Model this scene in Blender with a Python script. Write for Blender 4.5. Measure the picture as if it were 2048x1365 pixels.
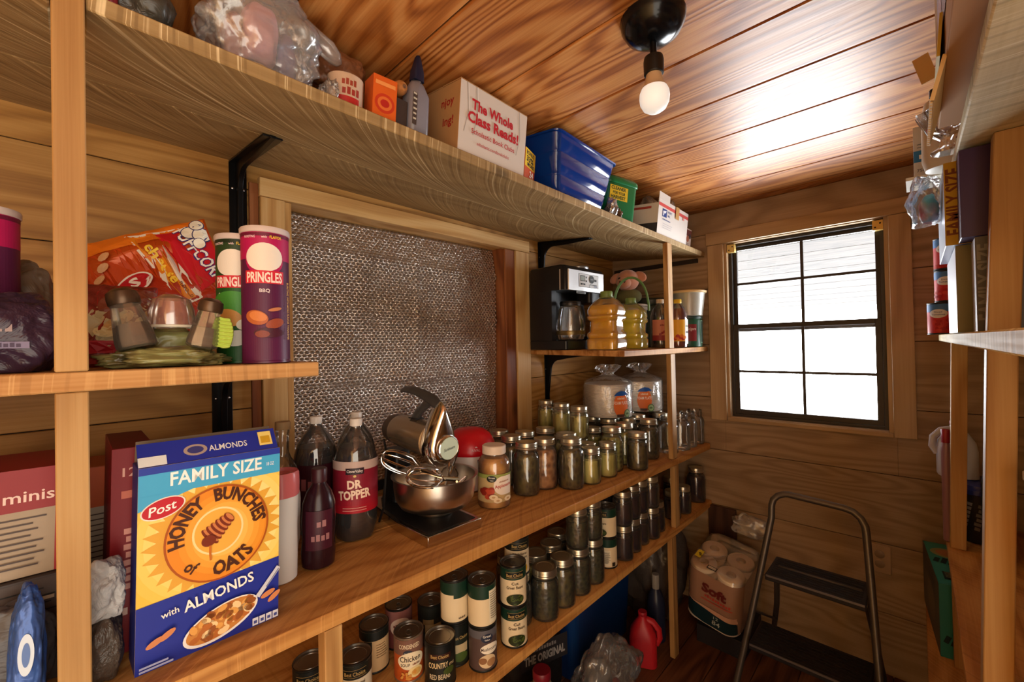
import bpy, bmesh, math, random
from mathutils import Vector, Matrix, Euler, noise
import numpy as np
random.seed(7)
for o in list(bpy.data.objects): bpy.data.objects.remove(o, do_unlink=True)
SC = bpy.context.scene
COL = SC.collection
PI = math.pi
def R(d): return math.radians(d)

# ---------------------------------------------------------------- camera
CAM = np.array((0.0, 0.0, 1.38)); FPX = 844.5
def _basis():
    y, p, r = R(43.86), R(.554), R(-1.21)
    fw = np.array((-math.sin(y)*math.cos(p), math.cos(y)*math.cos(p), math.sin(p)))
    rt = np.array((math.cos(y), math.sin(y), 0)); up = np.cross(rt, fw)
    return fw, math.cos(r)*rt + math.sin(r)*up, -math.sin(r)*rt + math.cos(r)*up
FW, RT, UP = _basis()
def at(u, v, **k):
    """point of the room seen at a photo pixel on the plane x=, y= or z="""
    d = FW*FPX + (u-1024)*RT - (v-682.5)*UP
    (a, val), = k.items(); i = 'xyz'.index(a)
    return Vector(CAM + d*(val-CAM[i])/d[i])
cam = bpy.data.objects.new('camera', bpy.data.cameras.new('camera'))
cam.data.sensor_width = 36; cam.data.lens = FPX/2048*36; cam.data.clip_start = .02
cam.matrix_world = Matrix([[RT[i], UP[i], -FW[i], CAM[i]] for i in range(3)] + [[0, 0, 0, 1]])
COL.objects.link(cam); SC.camera = cam
SC.view_settings.view_transform = 'Standard'; SC.view_settings.look = 'None'
SC.view_settings.gamma = 1; SC.view_settings.use_curve_mapping = False
SC.view_settings.exposure = 1.0

# ---------------------------------------------------------------- daylight
W = bpy.data.worlds.new('daylight'); SC.world = W; W.use_nodes = True
def sc(r, g, b):
    f = lambda c: (c/255/12.92 if c/255 <= .04045 else ((c/255+.055)/1.055)**2.4)
    return (f(r), f(g), f(b), 1)
nt = W.node_tree; nt.nodes.clear()
def _n(t, typ, **k):
    n = t.nodes.new(typ)
    for a, b in k.items(): setattr(n, a, b)
    return n
tc = _n(nt, 'ShaderNodeTexCoord'); sx = _n(nt, 'ShaderNodeSeparateXYZ')
nt.links.new(tc.outputs['Generated'], sx.inputs[0])
rp = _n(nt, 'ShaderNodeValToRGB'); bgn = _n(nt, 'ShaderNodeBackground'); wo = _n(nt, 'ShaderNodeOutputWorld')
mr = _n(nt, 'ShaderNodeMapRange'); mr.inputs[1].default_value = -1; mr.inputs[2].default_value = 1
nt.links.new(sx.outputs['Y'], mr.inputs[0]); nt.links.new(mr.outputs[0], rp.inputs[0])
# the unseen house past the doorway is added as warm dim fill, the yard beyond the window bright and cool
rp.color_ramp.elements[0].position = .63; rp.color_ramp.elements[0].color = (.41, .355, .29, 1)
rp.color_ramp.elements[1].position = .70; rp.color_ramp.elements[1].color = (.93, .97, 1.0, 1)
st = _n(nt, 'ShaderNodeMapRange'); st.inputs[1].default_value = .63; st.inputs[2].default_value = .70
st.inputs[3].default_value = 5.0; st.inputs[4].default_value = 11.5
nt.links.new(mr.outputs[0], st.inputs[0])
nt.links.new(rp.outputs[0], bgn.inputs[0]); nt.links.new(st.outputs[0], bgn.inputs[1]); nt.links.new(bgn.outputs[0], wo.inputs[0])
def portal(name, loc, rot, sx_, sy_):
    l = bpy.data.lights.new(name, 'AREA'); l.shape = 'RECTANGLE'; l.size = sx_; l.size_y = sy_
    l.cycles.is_portal = True
    o = bpy.data.objects.new(name, l); o.location = loc; o.rotation_euler = rot; COL.objects.link(o)
portal('window_portal', (-.38, 2.39, 1.43), (R(-90), 0, 0), .60, .86)
portal('fill_doorway_portal', (.475, -.31, 1.0), (0, R(90), 0), 2.0, .96)

# ---------------------------------------------------------------- mesh helpers
class MB:
    def __init__(s): s.v = []; s.f = []; s.m = []; s.a = []; s.rnd = 0.0
    def add(s, vs, fs, mi=0):
        b = len(s.v); s.v += [tuple(p) for p in vs]
        for f in fs: s.f.append(tuple(b+i for i in f)); s.m.append(mi); s.a.append(s.rnd)
        return s
    def box(s, x0, y0, z0, x1, y1, z1, mi=0, M=None):
        vs = [(x, y, z) for z in (z0, z1) for y in (y0, y1) for x in (x0, x1)]
        if M is not None: vs = [M @ Vector(p) for p in vs]
        return s.add(vs, [(0,2,3,1), (4,5,7,6), (0,1,5,4), (2,6,7,3), (0,4,6,2), (1,3,7,5)], mi)
    def loft(s, rings, mi=0, cap0=True, cap1=True, closed=True):
        n = len(rings[0]); vs = [p for r in rings for p in r]; fs = []
        for i in range(len(rings)-1):
            for j in range(n if closed else n-1):
                k = (j+1) % n
                fs.append((i*n+j, i*n+k, (i+1)*n+k, (i+1)*n+j))
        if cap0: fs.append(tuple(range(n-1, -1, -1)))
        if cap1: fs.append(tuple((len(rings)-1)*n+j for j in range(n)))
        return s.add(vs, fs, mi)
    def lathe(s, prof, n=28, c=(0, 0, 0), mi=0, cap0=True, cap1=True, M=None, wob=None):
        rings = []
        for r, z in prof:
            ring = []
            for j in range(n):
                t = 2*PI*j/n; q = r*(wob(t, z) if wob else 1)
                p = Vector((q*math.cos(t), q*math.sin(t), z))
                if M is not None: p = M @ p
                ring.append(p+Vector(c))
            rings.append(ring)
        return s.loft(rings, mi, cap0, cap1)
    def tube(s, pts, r, n=8, mi=0, closed=False, flat=1.0):
        pts = [Vector(p) for p in pts]; N = len(pts); rings = []; pu = None
        for i, p in enumerate(pts):
            a = pts[(i-1) % N] if (closed or i) else p
            b = pts[(i+1) % N] if (closed or i < N-1) else p
            t = (b-a).normalized()
            if pu is None:
                pu = t.orthogonal().normalized()
            pu = (pu - t*pu.dot(t)); pu = pu.normalized() if pu.length > 1e-6 else t.orthogonal().normalized()
            w = t.cross(pu); rr = r[i] if isinstance(r, (list, tuple)) else r
            rings.append([p + pu*rr*math.cos(2*PI*j/n) + w*rr*flat*math.sin(2*PI*j/n) for j in range(n)])
        if closed: rings.append(rings[0])
        return s.loft(rings, mi, not closed, not closed)
    def grid(s, fn, nu, nv, mi=0, wrap=False):
        vs = [fn(i/nu, j/nv) for j in range(nv+1) for i in range(nu+1)]
        fs = [(j*(nu+1)+i, j*(nu+1)+i+1, (j+1)*(nu+1)+i+1, (j+1)*(nu+1)+i) for j in range(nv) for i in range(nu)]
        return s.add(vs, fs, mi)
    def build(s, name, mats, parent=None, smooth=35, bevel=0, seg=2, loc=None, rot=None, M=None, sub=0, solid=0, merge=True):
        me = bpy.data.meshes.new(name); me.from_pydata(s.v, [], s.f)
        if not isinstance(mats, (list, tuple)): mats = [mats]
        for m in mats: me.materials.append(m)
        me.polygons.foreach_set('material_index', s.m)
        at_ = me.attributes.new('rnd', 'FLOAT', 'FACE'); at_.data.foreach_set('value', s.a)
        bm = bmesh.new(); bm.from_mesh(me)
        if merge: bmesh.ops.remove_doubles(bm, verts=bm.verts, dist=1e-6)
        bmesh.ops.recalc_face_normals(bm, faces=bm.faces); bm.to_mesh(me); bm.free()
        if smooth:
            me.polygons.foreach_set('use_smooth', [True]*len(me.polygons))
            me.set_sharp_from_angle(angle=R(smooth))
        o = bpy.data.objects.new(name, me); COL.objects.link(o)
        if parent is not None: o.parent = parent
        if M is not None: o.matrix_basis = M
        if loc is not None: o.location = loc
        if rot is not None: o.rotation_euler = rot
        if solid:
            d = o.modifiers.new('solid', 'SOLIDIFY'); d.thickness = solid
        if bevel:
            d = o.modifiers.new('bevel', 'BEVEL'); d.width = bevel; d.segments = seg; d.limit_method = 'ANGLE'; d.angle_limit = R(40)
        if sub:
            d = o.modifiers.new('sub', 'SUBSURF'); d.levels = sub; d.render_levels = sub
        return o
def rrect(w, d, r, z=0, n=4, cx=0, cy=0):
    out = []
    for qx, qy, a0 in ((1, 1, 0), (-1, 1, 90), (-1, -1, 180), (1, -1, 270)):
        for i in range(n+1):
            a = R(a0+90*i/n)
            out.append(Vector((cx+qx*(w/2-r)+r*math.cos(a), cy+qy*(d/2-r)+r*math.sin(a), z)))
    return out
def tag(o, label=None, cat=None, group=None, kind=None):
    if label: o['label'] = label
    if cat: o['category'] = cat
    if group: o['group'] = group
    if kind: o['kind'] = kind
    return o
def thing(name, label, cat, loc=(0, 0, 0), rz=0, group=None, M=None):
    o = bpy.data.objects.new(name, None); o.empty_display_size = .05; COL.objects.link(o)
    if M is not None: o.matrix_basis = M
    else: o.location = loc; o.rotation_euler = (0, 0, R(rz))
    return tag(o, label, cat, group)
def dup(root, M=None, loc=None, rz=None, label=None, group=None):
    r = root.copy(); COL.objects.link(r)
    if M is not None: r.matrix_basis = M
    if loc is not None: r.location = loc
    if rz is not None: r.rotation_euler = (0, 0, R(rz))
    tag(r, label, None, group)
    for ch in list(root.children):
        c = ch.copy(); COL.objects.link(c); c.parent = r
        for g in list(ch.children):
            d = g.copy(); COL.objects.link(d); d.parent = c
    return r
def struct(o): o['kind'] = 'structure'; return o

# ---------------------------------------------------------------- materials
_mc = {}
def pm(name, col, rough=.5, metal=0, spec=.5, coat=0, trans=0, ior=1.45, alpha=1, emit=0, sheen=0):
    """plain principled material, colour as sRGB 0-255"""
    key = (name, tuple(col), rough, metal, spec, coat, trans, alpha, emit)
    if key in _mc: return _mc[key]
    m = bpy.data.materials.new(name); m.use_nodes = True; b = m.node_tree.nodes['Principled BSDF']
    b.inputs['Base Color'].default_value = sc(*col); b.inputs['Roughness'].default_value = rough
    b.inputs['Metallic'].default_value = metal; b.inputs['Specular IOR Level'].default_value = spec
    b.inputs['Coat Weight'].default_value = coat; b.inputs['Transmission Weight'].default_value = trans
    b.inputs['IOR'].default_value = ior; b.inputs['Alpha'].default_value = alpha
    b.inputs['Sheen Weight'].default_value = sheen
    if emit:
        b.inputs['Emission Color'].default_value = sc(*col); b.inputs['Emission Strength'].default_value = emit
    _mc[key] = m; return m
def ink(*c): return pm('print', c, .45, 0, .4)
class NT:
    """small node-graph writer"""
    def __init__(s, name, clear=False):
        s.m = bpy.data.materials.new(name); s.m.use_nodes = True; s.t = s.m.node_tree
        s.b = s.t.nodes['Principled BSDF']; s.out = s.t.nodes['Material Output']
    def n(s, typ, ins=None, **k):
        d = s.t.nodes.new('ShaderNode'+typ)
        for a, b in k.items(): setattr(d, a, b)
        for a, b in (ins or {}).items(): s.l(b, d.inputs[a])
        return d
    def l(s, src, dst):
        if hasattr(src, 'is_output') or hasattr(src, 'links'): s.t.links.new(src, dst)
        else: dst.default_value = src
    def math(s, op, a, b=0.0, c=None):
        d = s.n('Math', operation=op); s.l(a, d.inputs[0]); s.l(b, d.inputs[1])
        if c is not None: s.l(c, d.inputs[2])
        return d.outputs[0]
    def mix(s, f, a, b, mode='MIX'):
        d = s.n('Mix', data_type='RGBA', blend_type=mode); s.l(f, d.inputs[0]); s.l(a, d.inputs[6]); s.l(b, d.inputs[7])
        return d.outputs[2]
    def ramp(s, f, stops, mode='LINEAR'):
        d = s.n('ValToRGB'); d.color_ramp.interpolation = mode; e = d.color_ramp.elements
        while len(e) < len(stops): e.new(.5)
        for q, (p, c) in zip(e, stops): q.position = p; q.color = c if len(c) == 4 else (*c, 1)
        s.l(f, d.inputs[0]); return d.outputs[0]
    def noise(s, vec, scale=1, detail=2, rough=.5, dist=0):
        d = s.n('TexNoise'); s.l(vec, d.inputs['Vector']); d.inputs['Scale'].default_value = scale
        d.inputs['Detail'].default_value = detail; d.inputs['Roughness'].default_value = rough; d.inputs['Distortion'].default_value = dist
        return d.outputs[0]
    def coords(s):
        c = s.n('TexCoord').outputs['Object']; a = s.n('Attribute', attribute_name='rnd').outputs['Fac']
        r = s.n('ObjectInfo').outputs['Random']
        k = s.math('ADD', s.math('MULTIPLY', a, 37.0), s.math('MULTIPLY', r, 11.0))
        v = s.n('VectorMath', operation='ADD'); s.l(c, v.inputs[0]); s.l(k, v.inputs[1])
        return c, v.outputs[0], a
    def scale(s, vec, xyz):
        v = s.n('VectorMath', operation='MULTIPLY'); s.l(vec, v.inputs[0]); v.inputs[1].default_value = xyz
        return v.outputs[0]
    def bump(s, h, strength=.3, dist=.002):
        d = s.n('Bump'); d.inputs['Strength'].default_value = strength; d.inputs['Distance'].default_value = dist
        s.l(h, d.inputs['Height']); s.l(d.outputs[0], s.b.inputs['Normal'])
def wood(name, lo, mid, hi, axis='X', rough=.55, ring=9, var=.35, bump=.25, coat=0, spec=.35, knots=1.0, saw=None, across=5.5):
    """procedural timber: figure = contour lines of a stretched noise, plus fine grain, knots and (option) circular saw marks"""
    g = NT(name); c, p, a = g.coords()
    st = {'X': (.9, across, across), 'Y': (across, .9, across), 'Z': (across, across, .9)}[axis]
    sf = {'X': (3, 170, 170), 'Y': (170, 3, 170), 'Z': (170, 170, 3)}[axis]
    fig = g.noise(g.scale(p, st), 1, 1.5, .45, .25)
    w = g.math('SINE', g.math('MULTIPLY', fig, ring*6.283)); w = g.math('MULTIPLY_ADD', w, .5, .5)
    w = g.math('POWER', w, 1.7)
    fine = g.noise(g.scale(p, sf), 1, 3, .6)
    big = g.noise(g.scale(p, tuple(q*.35 for q in st)), 1, 2, .5)
    h = g.math('ADD', g.math('MULTIPLY', w, .42), g.math('MULTIPLY', fine, .58))
    col = g.ramp(h, [(.18, sc(*hi)), (.46, sc(*mid)), (.80, sc(*lo))])
    col = g.mix(g.math('MULTIPLY', big, .55), col, g.mix(1.0, col, sc(*mid), 'MULTIPLY'))
    v = g.n('HueSaturation'); g.l(col, v.inputs['Color'])
    g.l(g.math('ADD', 1-var/2, g.math('MULTIPLY', g.math('FRACT', g.math('MULTIPLY', a, 7.31)), var)), v.inputs['Value'])
    col = v.outputs[0]
    if knots:
        vo = g.n('TexVoronoi', feature='F1'); vs = {'X': (2.1, 4.6, 4.6), 'Y': (4.6, 2.1, 4.6), 'Z': (4.6, 4.6, 2.1)}[axis]
        g.l(g.scale(p, vs), vo.inputs['Vector']); vo.inputs['Scale'].default_value = 1
        kd = g.ramp(vo.outputs['Distance'], [(.05*knots, (1, 1, 1)), (.13*knots, (0, 0, 0))])
        col = g.mix(g.math('MULTIPLY', kd, .62), col, sc(*[q*.38 for q in lo]))
    bh = h
    if saw:
        # arcs left by a circular saw: s is constant along each arc
        x0, sg, rad, lt, dk, amt = saw
        sp = g.n('SeparateXYZ'); g.l(c, sp.inputs[0])
        q = g.math('MULTIPLY', g.math('SUBTRACT', sp.outputs['X'], x0), sg)
        q = g.math('MAXIMUM', q, 0.0); d = g.math('SUBTRACT', rad, q)
        cc = g.math('SQRT', g.math('MAXIMUM', g.math('SUBTRACT', rad*rad, g.math('MULTIPLY', d, d)), .0))
        s_ = g.math('ADD', sp.outputs['Y'], cc)
        s_ = g.math('ADD', s_, g.math('MULTIPLY', g.noise(c, 3.5, 1), .035))
        n1 = g.n('TexNoise', noise_dimensions='1D'); g.l(s_, n1.inputs['W']); n1.inputs['Scale'].default_value = 62; n1.inputs['Detail'].default_value = 1.5
        n2 = g.noise(g.scale(p, (18, 5, 18)), 1, 2)
        lin = g.ramp(n1.outputs[0], [(.585, (0, 0, 0)), (.625, (1, 1, 1)), (.665, (.0, .0, .0))])
        drk = g.ramp(n1.outputs[0], [(.34, (1, 1, 1)), (.40, (0, 0, 0))])
        f = g.math('MULTIPLY', g.ramp(n2, [(.3, (.25, .25, .25)), (.6, (1, 1, 1))]), amt)
        col = g.mix(g.math('MULTIPLY', lin, f), col, sc(*lt))
        col = g.mix(g.math('MULTIPLY', drk, g.math('MULTIPLY', f, .5)), col, sc(*dk))
        bh = g.math('ADD', g.math('MULTIPLY', h, .4), n1.outputs[0])
    g.l(col, g.b.inputs['Base Color'])
    g.l(g.math('MULTIPLY_ADD', fine, .25, rough-.12), g.b.inputs['Roughness'])
    g.b.inputs['Specular IOR Level'].default_value = spec
    g.b.inputs['Coat Weight'].default_value = coat; g.b.inputs['Coat Roughness'].default_value = .32
    if bump: g.bump(bh, bump, .0015)
    return g.m
M_CEIL = wood('varnished_ceiling_pine', (146, 84, 36), (198, 130, 64), (224, 166, 98), 'X', .42, 22, .3, .3, .10, .32)
M_BACK = wood('back_wall_pine', (156, 130, 102), (172, 146, 116), (188, 162, 132), 'X', .6, 14, .22, .2)
M_LEFT = wood('left_wall_pine', (158, 114, 56), (182, 136, 70), (200, 156, 88), 'Y', .55, 14, .2, .2)
M_FLOOR = wood('floor_boards', (70, 40, 24), (105, 64, 40), (132, 86, 56), 'Y', .5, 9, .3, .2)
M_TRIM = wood('casing_pine', (196, 152, 92), (222, 184, 122), (236, 205, 150), 'X', .5, 8, .2, .12, 0, .35, .5)
M_TRIMY = wood('casing_pine_side', (196, 152, 92), (222, 184, 122), (236, 205, 150), 'Y', .5, 8, .2, .12, 0, .35, .5)
M_TRIMZ = wood('casing_pine_upright', (192, 146, 88), (218, 178, 116), (232, 200, 146), 'Z', .5, 8, .2, .12, 0, .35, .5)
M_POST = wood('post_pine', (166, 124, 72), (188, 148, 92), (204, 168, 112), 'Z', .6, 7, .2, .2)
M_RED_SHADE = wood('red_jamb_and_wall_shade', (120, 66, 34), (156, 94, 52), (178, 116, 70), 'Z', .5, 7, .2, .2)  # red window jamb wood; also the shade colour of the strip by the casing
M_SHELFT = wood('rough_sawn_shelf_front', (160, 132, 88), (172, 144, 98), (184, 156, 108), 'Y', .7, 6, .15, .5, 0, .25, .8,
                (-.27, 1, .62, (238, 214, 166), (104, 76, 44), .85))
M_SHELFR = wood('rough_sawn_shelf_rear', (160, 132, 88), (172, 144, 98), (184, 156, 108), 'Y', .7, 6, .15, .5, 0, .25, .8,
                (-.56, 1, .62, (216, 186, 134), (96, 70, 40), .75))
M_SHELFC = wood('counter_board', (172, 118, 58), (200, 146, 78), (216, 166, 96), 'Y', .6, 14, .2, .4, 0, .3, .8,
                (-.27, 1, .8, (222, 166, 100), (120, 68, 28), .5))
M_SHELFS = wood('short_shelf_board', (146, 96, 48), (190, 140, 82), (214, 168, 108), 'Y', .65, 8, .15, .3, 0, .3, .6,
                (-.27, 1, .5, (220, 176, 116), (110, 66, 30), .55))
M_SHELFP = wood('bounce_lit_rough_board', (196, 178, 136), (214, 198, 156), (226, 212, 172), 'Y', .7, 6, .1, .4, 0, .25, .6,
                (-.05, -1, .7, (240, 230, 196), (140, 120, 84), .8))  # paler copy of the rough-sawn board, bounced light put into its colour
M_TRIMB = wood('backlit_casing_pine', (176, 148, 112), (192, 164, 126), (204, 178, 140), 'X', .55, 8, .15, .1, 0, .3, .5)  # greyer copy of the casing pine, the backlight put into its colour
M_TRIMBZ = wood('backlit_casing_pine_upright', (176, 148, 112), (192, 164, 126), (204, 178, 140), 'Z', .55, 8, .15, .1, 0, .3, .5)
M_BLACKM = pm('black_metal', (22, 22, 24), .35, .6)
M_STEEL = pm('steel', (200, 200, 205), .25, 1)
M_CHROME = pm('chrome', (225, 222, 218), .12, 1)
M_CARD = pm('corrugated_cardboard', (176, 132, 86), .8, 0, .2)
M_CREAM = pm('cream_plastic', (226, 220, 204), .45)
M_WHITE = pm('white_plastic', (228, 226, 222), .4)

def film(name, tint, diff=.12, gloss=.25, rough=.15, bump=0.0, bs=30, trcol=(1, 1, 1)):
    """thin clear plastic or glass: mostly see-through, with a glossy and a slight milky share"""
    g = NT(name); t = g.t; t.nodes.remove(g.b)
    tr = g.n('BsdfTransparent'); tr.inputs[0].default_value = (*trcol, 1)
    gl = g.n('BsdfGlossy'); gl.inputs['Roughness'].default_value = rough; gl.inputs[0].default_value = (.95, .95, .95, 1)
    df = g.n('BsdfDiffuse'); df.inputs[0].default_value = sc(*tint)
    lw = g.n('LayerWeight'); lw.inputs[0].default_value = .35
    f = g.math('MULTIPLY_ADD', lw.outputs['Fresnel'], 1.0, gloss*.25)
    if bump:
        bp = g.n('Bump'); bp.inputs['Strength'].default_value = bump; bp.inputs['Distance'].default_value = .01
        c = g.n('TexCoord').outputs['Object']; g.l(g.noise(c, bs, 3, .6, 1.2), bp.inputs['Height'])
        for d in (gl, df): g.l(bp.outputs[0], d.inputs['Normal'])
        g.l(bp.outputs[0], lw.inputs['Normal'])
    m1 = g.n('MixShader'); m1.inputs[0].default_value = diff; g.l(tr.outputs[0], m1.inputs[1]); g.l(df.outputs[0], m1.inputs[2])
    m2 = g.n('MixShader'); g.l(g.math('MINIMUM', f, .9), m2.inputs[0]); g.l(m1.outputs[0], m2.inputs[1]); g.l(gl.outputs[0], m2.inputs[2])
    g.l(m2.outputs[0], g.out.inputs[0]); return g.m
M_GLASS = film('jar_glass', (220, 225, 215), .03, .25, .04)
M_CLEAR = film('clear_plastic', (225, 228, 226), .10, .2, .15, .6, 16)
M_MILKY = film('milky_plastic_film', (226, 224, 220), .20, .3, .22, .5, 10)
M_PET = film('clear_bottle', (220, 222, 220), .04, .3, .06)
def mottled(name, c1, c2, c3, scale=60, stretch=(1, 1, 1), rough=.35, bump=.4, feat='F1'):
    """packed food, crumpled things: cells of varying colour"""
    g = NT(name); c, p, a = g.coords()
    v = g.n('TexVoronoi', feature=feat); g.l(g.scale(p, stretch), v.inputs['Vector']); v.inputs['Scale'].default_value = scale
    n = g.noise(p, scale*.35, 3)
    f = g.math('ADD', g.math('MULTIPLY', v.outputs['Distance'], .75), g.math('MULTIPLY', n, .55))
    g.l(g.ramp(f, [(.3, sc(*c3)), (.52, sc(*c2)), (.8, sc(*c1))]), g.b.inputs['Base Color'])
    g.b.inputs['Roughness'].default_value = rough
    if bump: g.bump(v.outputs['Distance'], bump, .006)
    return g.m
def wrinkle(name, col, rough=.3, scale=18, bump=.6, metal=0, spec=.5, var=.25):
    g = NT(name); c, p, a = g.coords(); n = g.noise(p, scale, 4, .6, 1.5)
    g.l(g.mix(g.math('MULTIPLY', n, var*2), sc(*col), sc(*[q*.55 for q in col])), g.b.inputs['Base Color'])
    g.b.inputs['Roughness'].default_value = rough; g.b.inputs['Metallic'].default_value = metal; g.b.inputs['Specular IOR Level'].default_value = spec
    g.bump(n, bump, .01); return g.m

# ---------------------------------------------------------------- lettering and printed artwork
_gl = {}
def glyphs(s, bold=0.0, shear=0.0):
    key = (s, bold, shear)
    if key not in _gl:
        cu = bpy.data.curves.new('lettering', 'FONT'); cu.body = s; cu.resolution_u = 2; cu.offset = bold; cu.shear = shear
        o = bpy.data.objects.new('lettering', cu); COL.objects.link(o)
        me = bpy.data.meshes.new_from_object(o.evaluated_get(bpy.context.evaluated_depsgraph_get()))
        vs = [(v.co.x, v.co.y) for v in me.vertices]; tr = []
        for pl in me.polygons:
            q = list(pl.vertices)
            for i in range(1, len(q)-1): tr.append([vs[q[0]], vs[q[i]], vs[q[i+1]]])
        bpy.data.objects.remove(o, do_unlink=True); bpy.data.curves.remove(cu); bpy.data.meshes.remove(me)
        xs = [p[0] for t in tr for p in t] or [0]
        _gl[key] = (tr, min(xs), max(xs))
    return _gl[key]
CAPH = .70
class Print:
    """flat artwork in metres, built later onto a flat or a curved face, each layer a hair above the last"""
    def __init__(s, step=.00025, clip=None): s.p = []; s.step = step; s.L = 1; s.clip = clip
    def poly(s, pts, c, L=None):
        L = s.L if L is None else L
        for i in range(1, len(pts)-1): s.p.append(([pts[0], pts[i], pts[i+1]], c, L))
        s.L = L+1; return s
    def rect(s, x, y, w, h, c, L=None): return s.poly([(x, y), (x+w, y), (x+w, y+h), (x, y+h)], c, L)
    def disc(s, x, y, rx, ry, c, L=None, n=28, rot=0):
        cr, sr = math.cos(R(rot)), math.sin(R(rot)); pts = []
        for i in range(n):
            a = 2*PI*i/n; px, py = rx*math.cos(a), ry*math.sin(a); pts.append((x+px*cr-py*sr, y+px*sr+py*cr))
        return s.poly(pts, c, L)
    def star(s, x, y, r0, r1, n, c, sxy=1.0, L=None):
        L = s.L if L is None else L
        pts = [(x+(r1 if i % 2 else r0)*math.cos(PI*i/n), y+sxy*(r1 if i % 2 else r0)*math.sin(PI*i/n)) for i in range(2*n)]
        for i in range(2*n): s.p.append(([(x, y), pts[i], pts[(i+1) % (2*n)]], c, L))
        s.L = L+1; return s
    def line(s, pts, w, c, L=None):
        L = s.L if L is None else L
        for (ax, ay), (bx, by) in zip(pts, pts[1:]):
            d = math.hypot(bx-ax, by-ay) or 1; nx, ny = -(by-ay)/d*w/2, (bx-ax)/d*w/2
            s.poly([(ax-nx, ay-ny), (bx-nx, by-ny), (bx+nx, by+ny), (ax+nx, ay+ny)], c, L)
        return s
    def text(s, t, x, y, h, c, al='c', w=None, bold=.012, rot=0, shear=0, arc=None, L=None):
        """h = capital height; w squeezes to a width; arc=(cx, cy, rx, ry, mid angle, direction) wraps it round an ellipse"""
        L = s.L if L is None else L
        tr, x0, x1 = glyphs(t, bold, shear); k = h/CAPH; kx = k if w is None else w/max(x1-x0, 1e-6); W_ = (x1-x0)*kx
        ox = {'l': 0, 'c': -W_/2, 'r': -W_}[al]; cr, sr = math.cos(R(rot)), math.sin(R(rot))
        for q in tr:
            o = []
            for px, py in q:
                px = (px-x0)*kx+ox; py = py*k
                if arc:
                    cx, cy, rx, ry, mid, dr = arc
                    a = R(mid) - dr*px/((rx+ry)/2)
                    e = py*dr
                    o.append((cx+(rx+e)*math.cos(a), cy+(ry+e)*math.sin(a)))
                else: o.append((x+px*cr-py*sr, y+px*sr+py*cr))
            s.p.append((o, c, L))
        s.L = L+1; return s
    def bars(s, n, x, y, h, c, al='c', w=None, bold=0, rot=0, shear=0, arc=None, L=None):
        """print too small or too dim to read in the photo: n short strokes"""
        w = w or h*n*.7; k = w/n; ox = {'l': 0, 'c': -w/2, 'r': -w}[al]; cr, sr = math.cos(R(rot)), math.sin(R(rot)); L = s.L if L is None else L
        for i in range(n):
            a, b = ox+k*i, ox+k*(i+.72)
            s.poly([(x+px*cr-py*sr, y+px*sr+py*cr) for px, py in ((a, 0), (b, 0), (b, h*(.8+.2*(i % 2))), (a, h*(.8+.2*(i % 2))))], c, L)
        s.L = L+1; return s
    def lines(s, x, y, w, n, dy, h, c, rag=.25):
        rr = random.Random(int(x*1e4)+n)
        for i in range(n): s.rect(x, y-i*dy, w*(1-rag*rr.random()), h, c, s.L)
        s.L += 1; return s
    def build(s, name, parent, fmap, maxx=0, rough=.45, label=None):
        """fmap(x, y, lift) -> local point; maxx = longest triangle edge across a curved face"""
        tris = [(t, c, L) for t, c, L in s.p]
        if s.clip:
            out = []
            for t, c, L in tris:
                q = list(t)
                for ax, lim, sg in ((0, s.clip[0], 1), (1, s.clip[1], 1), (0, s.clip[2], -1), (1, s.clip[3], -1)):
                    o = []
                    for i in range(len(q)):
                        a, b = q[i], q[(i+1) % len(q)]; da, db = (a[ax]-lim)*sg, (b[ax]-lim)*sg
                        if da >= 0: o.append(a)
                        if da*db < 0: k = da/(da-db); o.append((a[0]+(b[0]-a[0])*k, a[1]+(b[1]-a[1])*k))
                    q = o
                    if not q: break
                for i in range(1, len(q)-1): out.append(([q[0], q[i], q[i+1]], c, L))
            tris = out
        if maxx:
            out = []; st = tris
            while st:
                t, c, L = st.pop()
                e = [abs(t[i][0]-t[(i+1) % 3][0]) for i in range(3)]; i = e.index(max(e))
                if e[i] > maxx:
                    a, b, d = t[i], t[(i+1) % 3], t[(i+2) % 3]; m = ((a[0]+b[0])/2, (a[1]+b[1])/2)
                    st.append(([a, m, d], c, L)); st.append(([m, b, d], c, L))
                else: out.append((t, c, L))
            tris = out
        cols = []; mb = MB()
        for t, c, L in tris:
            if c not in cols: cols.append(c)
            mb.add([fmap(x, y, L*s.step) for x, y in t], [(0, 1, 2)], cols.index(c))
        me = bpy.data.meshes.new(name); me.from_pydata(mb.v, [], mb.f)
        for c in cols: me.materials.append(pm('print', c, rough, 0, .4))
        me.polygons.foreach_set('material_index', mb.m)
        o = bpy.data.objects.new(name, me); COL.objects.link(o); o.parent = parent
        if label: o['label'] = label
        return o
def flat(y=0.0, x0=0.0, z0=0.0):
    return lambda x, z, e: (x0+x, y-e, z0+z)
def cyl(r, z0=0.0, x0=0.0, y0=0.0, ang=0):
    return lambda x, z, e: (x0+(r+e)*math.sin(x/r+R(ang)), y0-(r+e)*math.cos(x/r+R(ang)), z0+z)
# ================================================================ THE ROOM
XW, YB, ZC, XR, YF = -1.341, 2.30, 2.06, .46, -.85
M_GAP = pm('dark_gap', (30, 18, 10), .9)
def planks(name, mat, spans, boxfn, gap=.0012, bevel=.0016, back=()):
    mb = MB(); rr = random.Random(len(name))
    for a, b in spans:
        mb.rnd = rr.random(); boxfn(mb, a+gap, b-gap)
    mb.rnd = 0
    for q in back: mb.box(*q, 1)
    return struct(mb.build(name, [mat, M_GAP], smooth=0, bevel=bevel, seg=1, merge=False))
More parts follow.
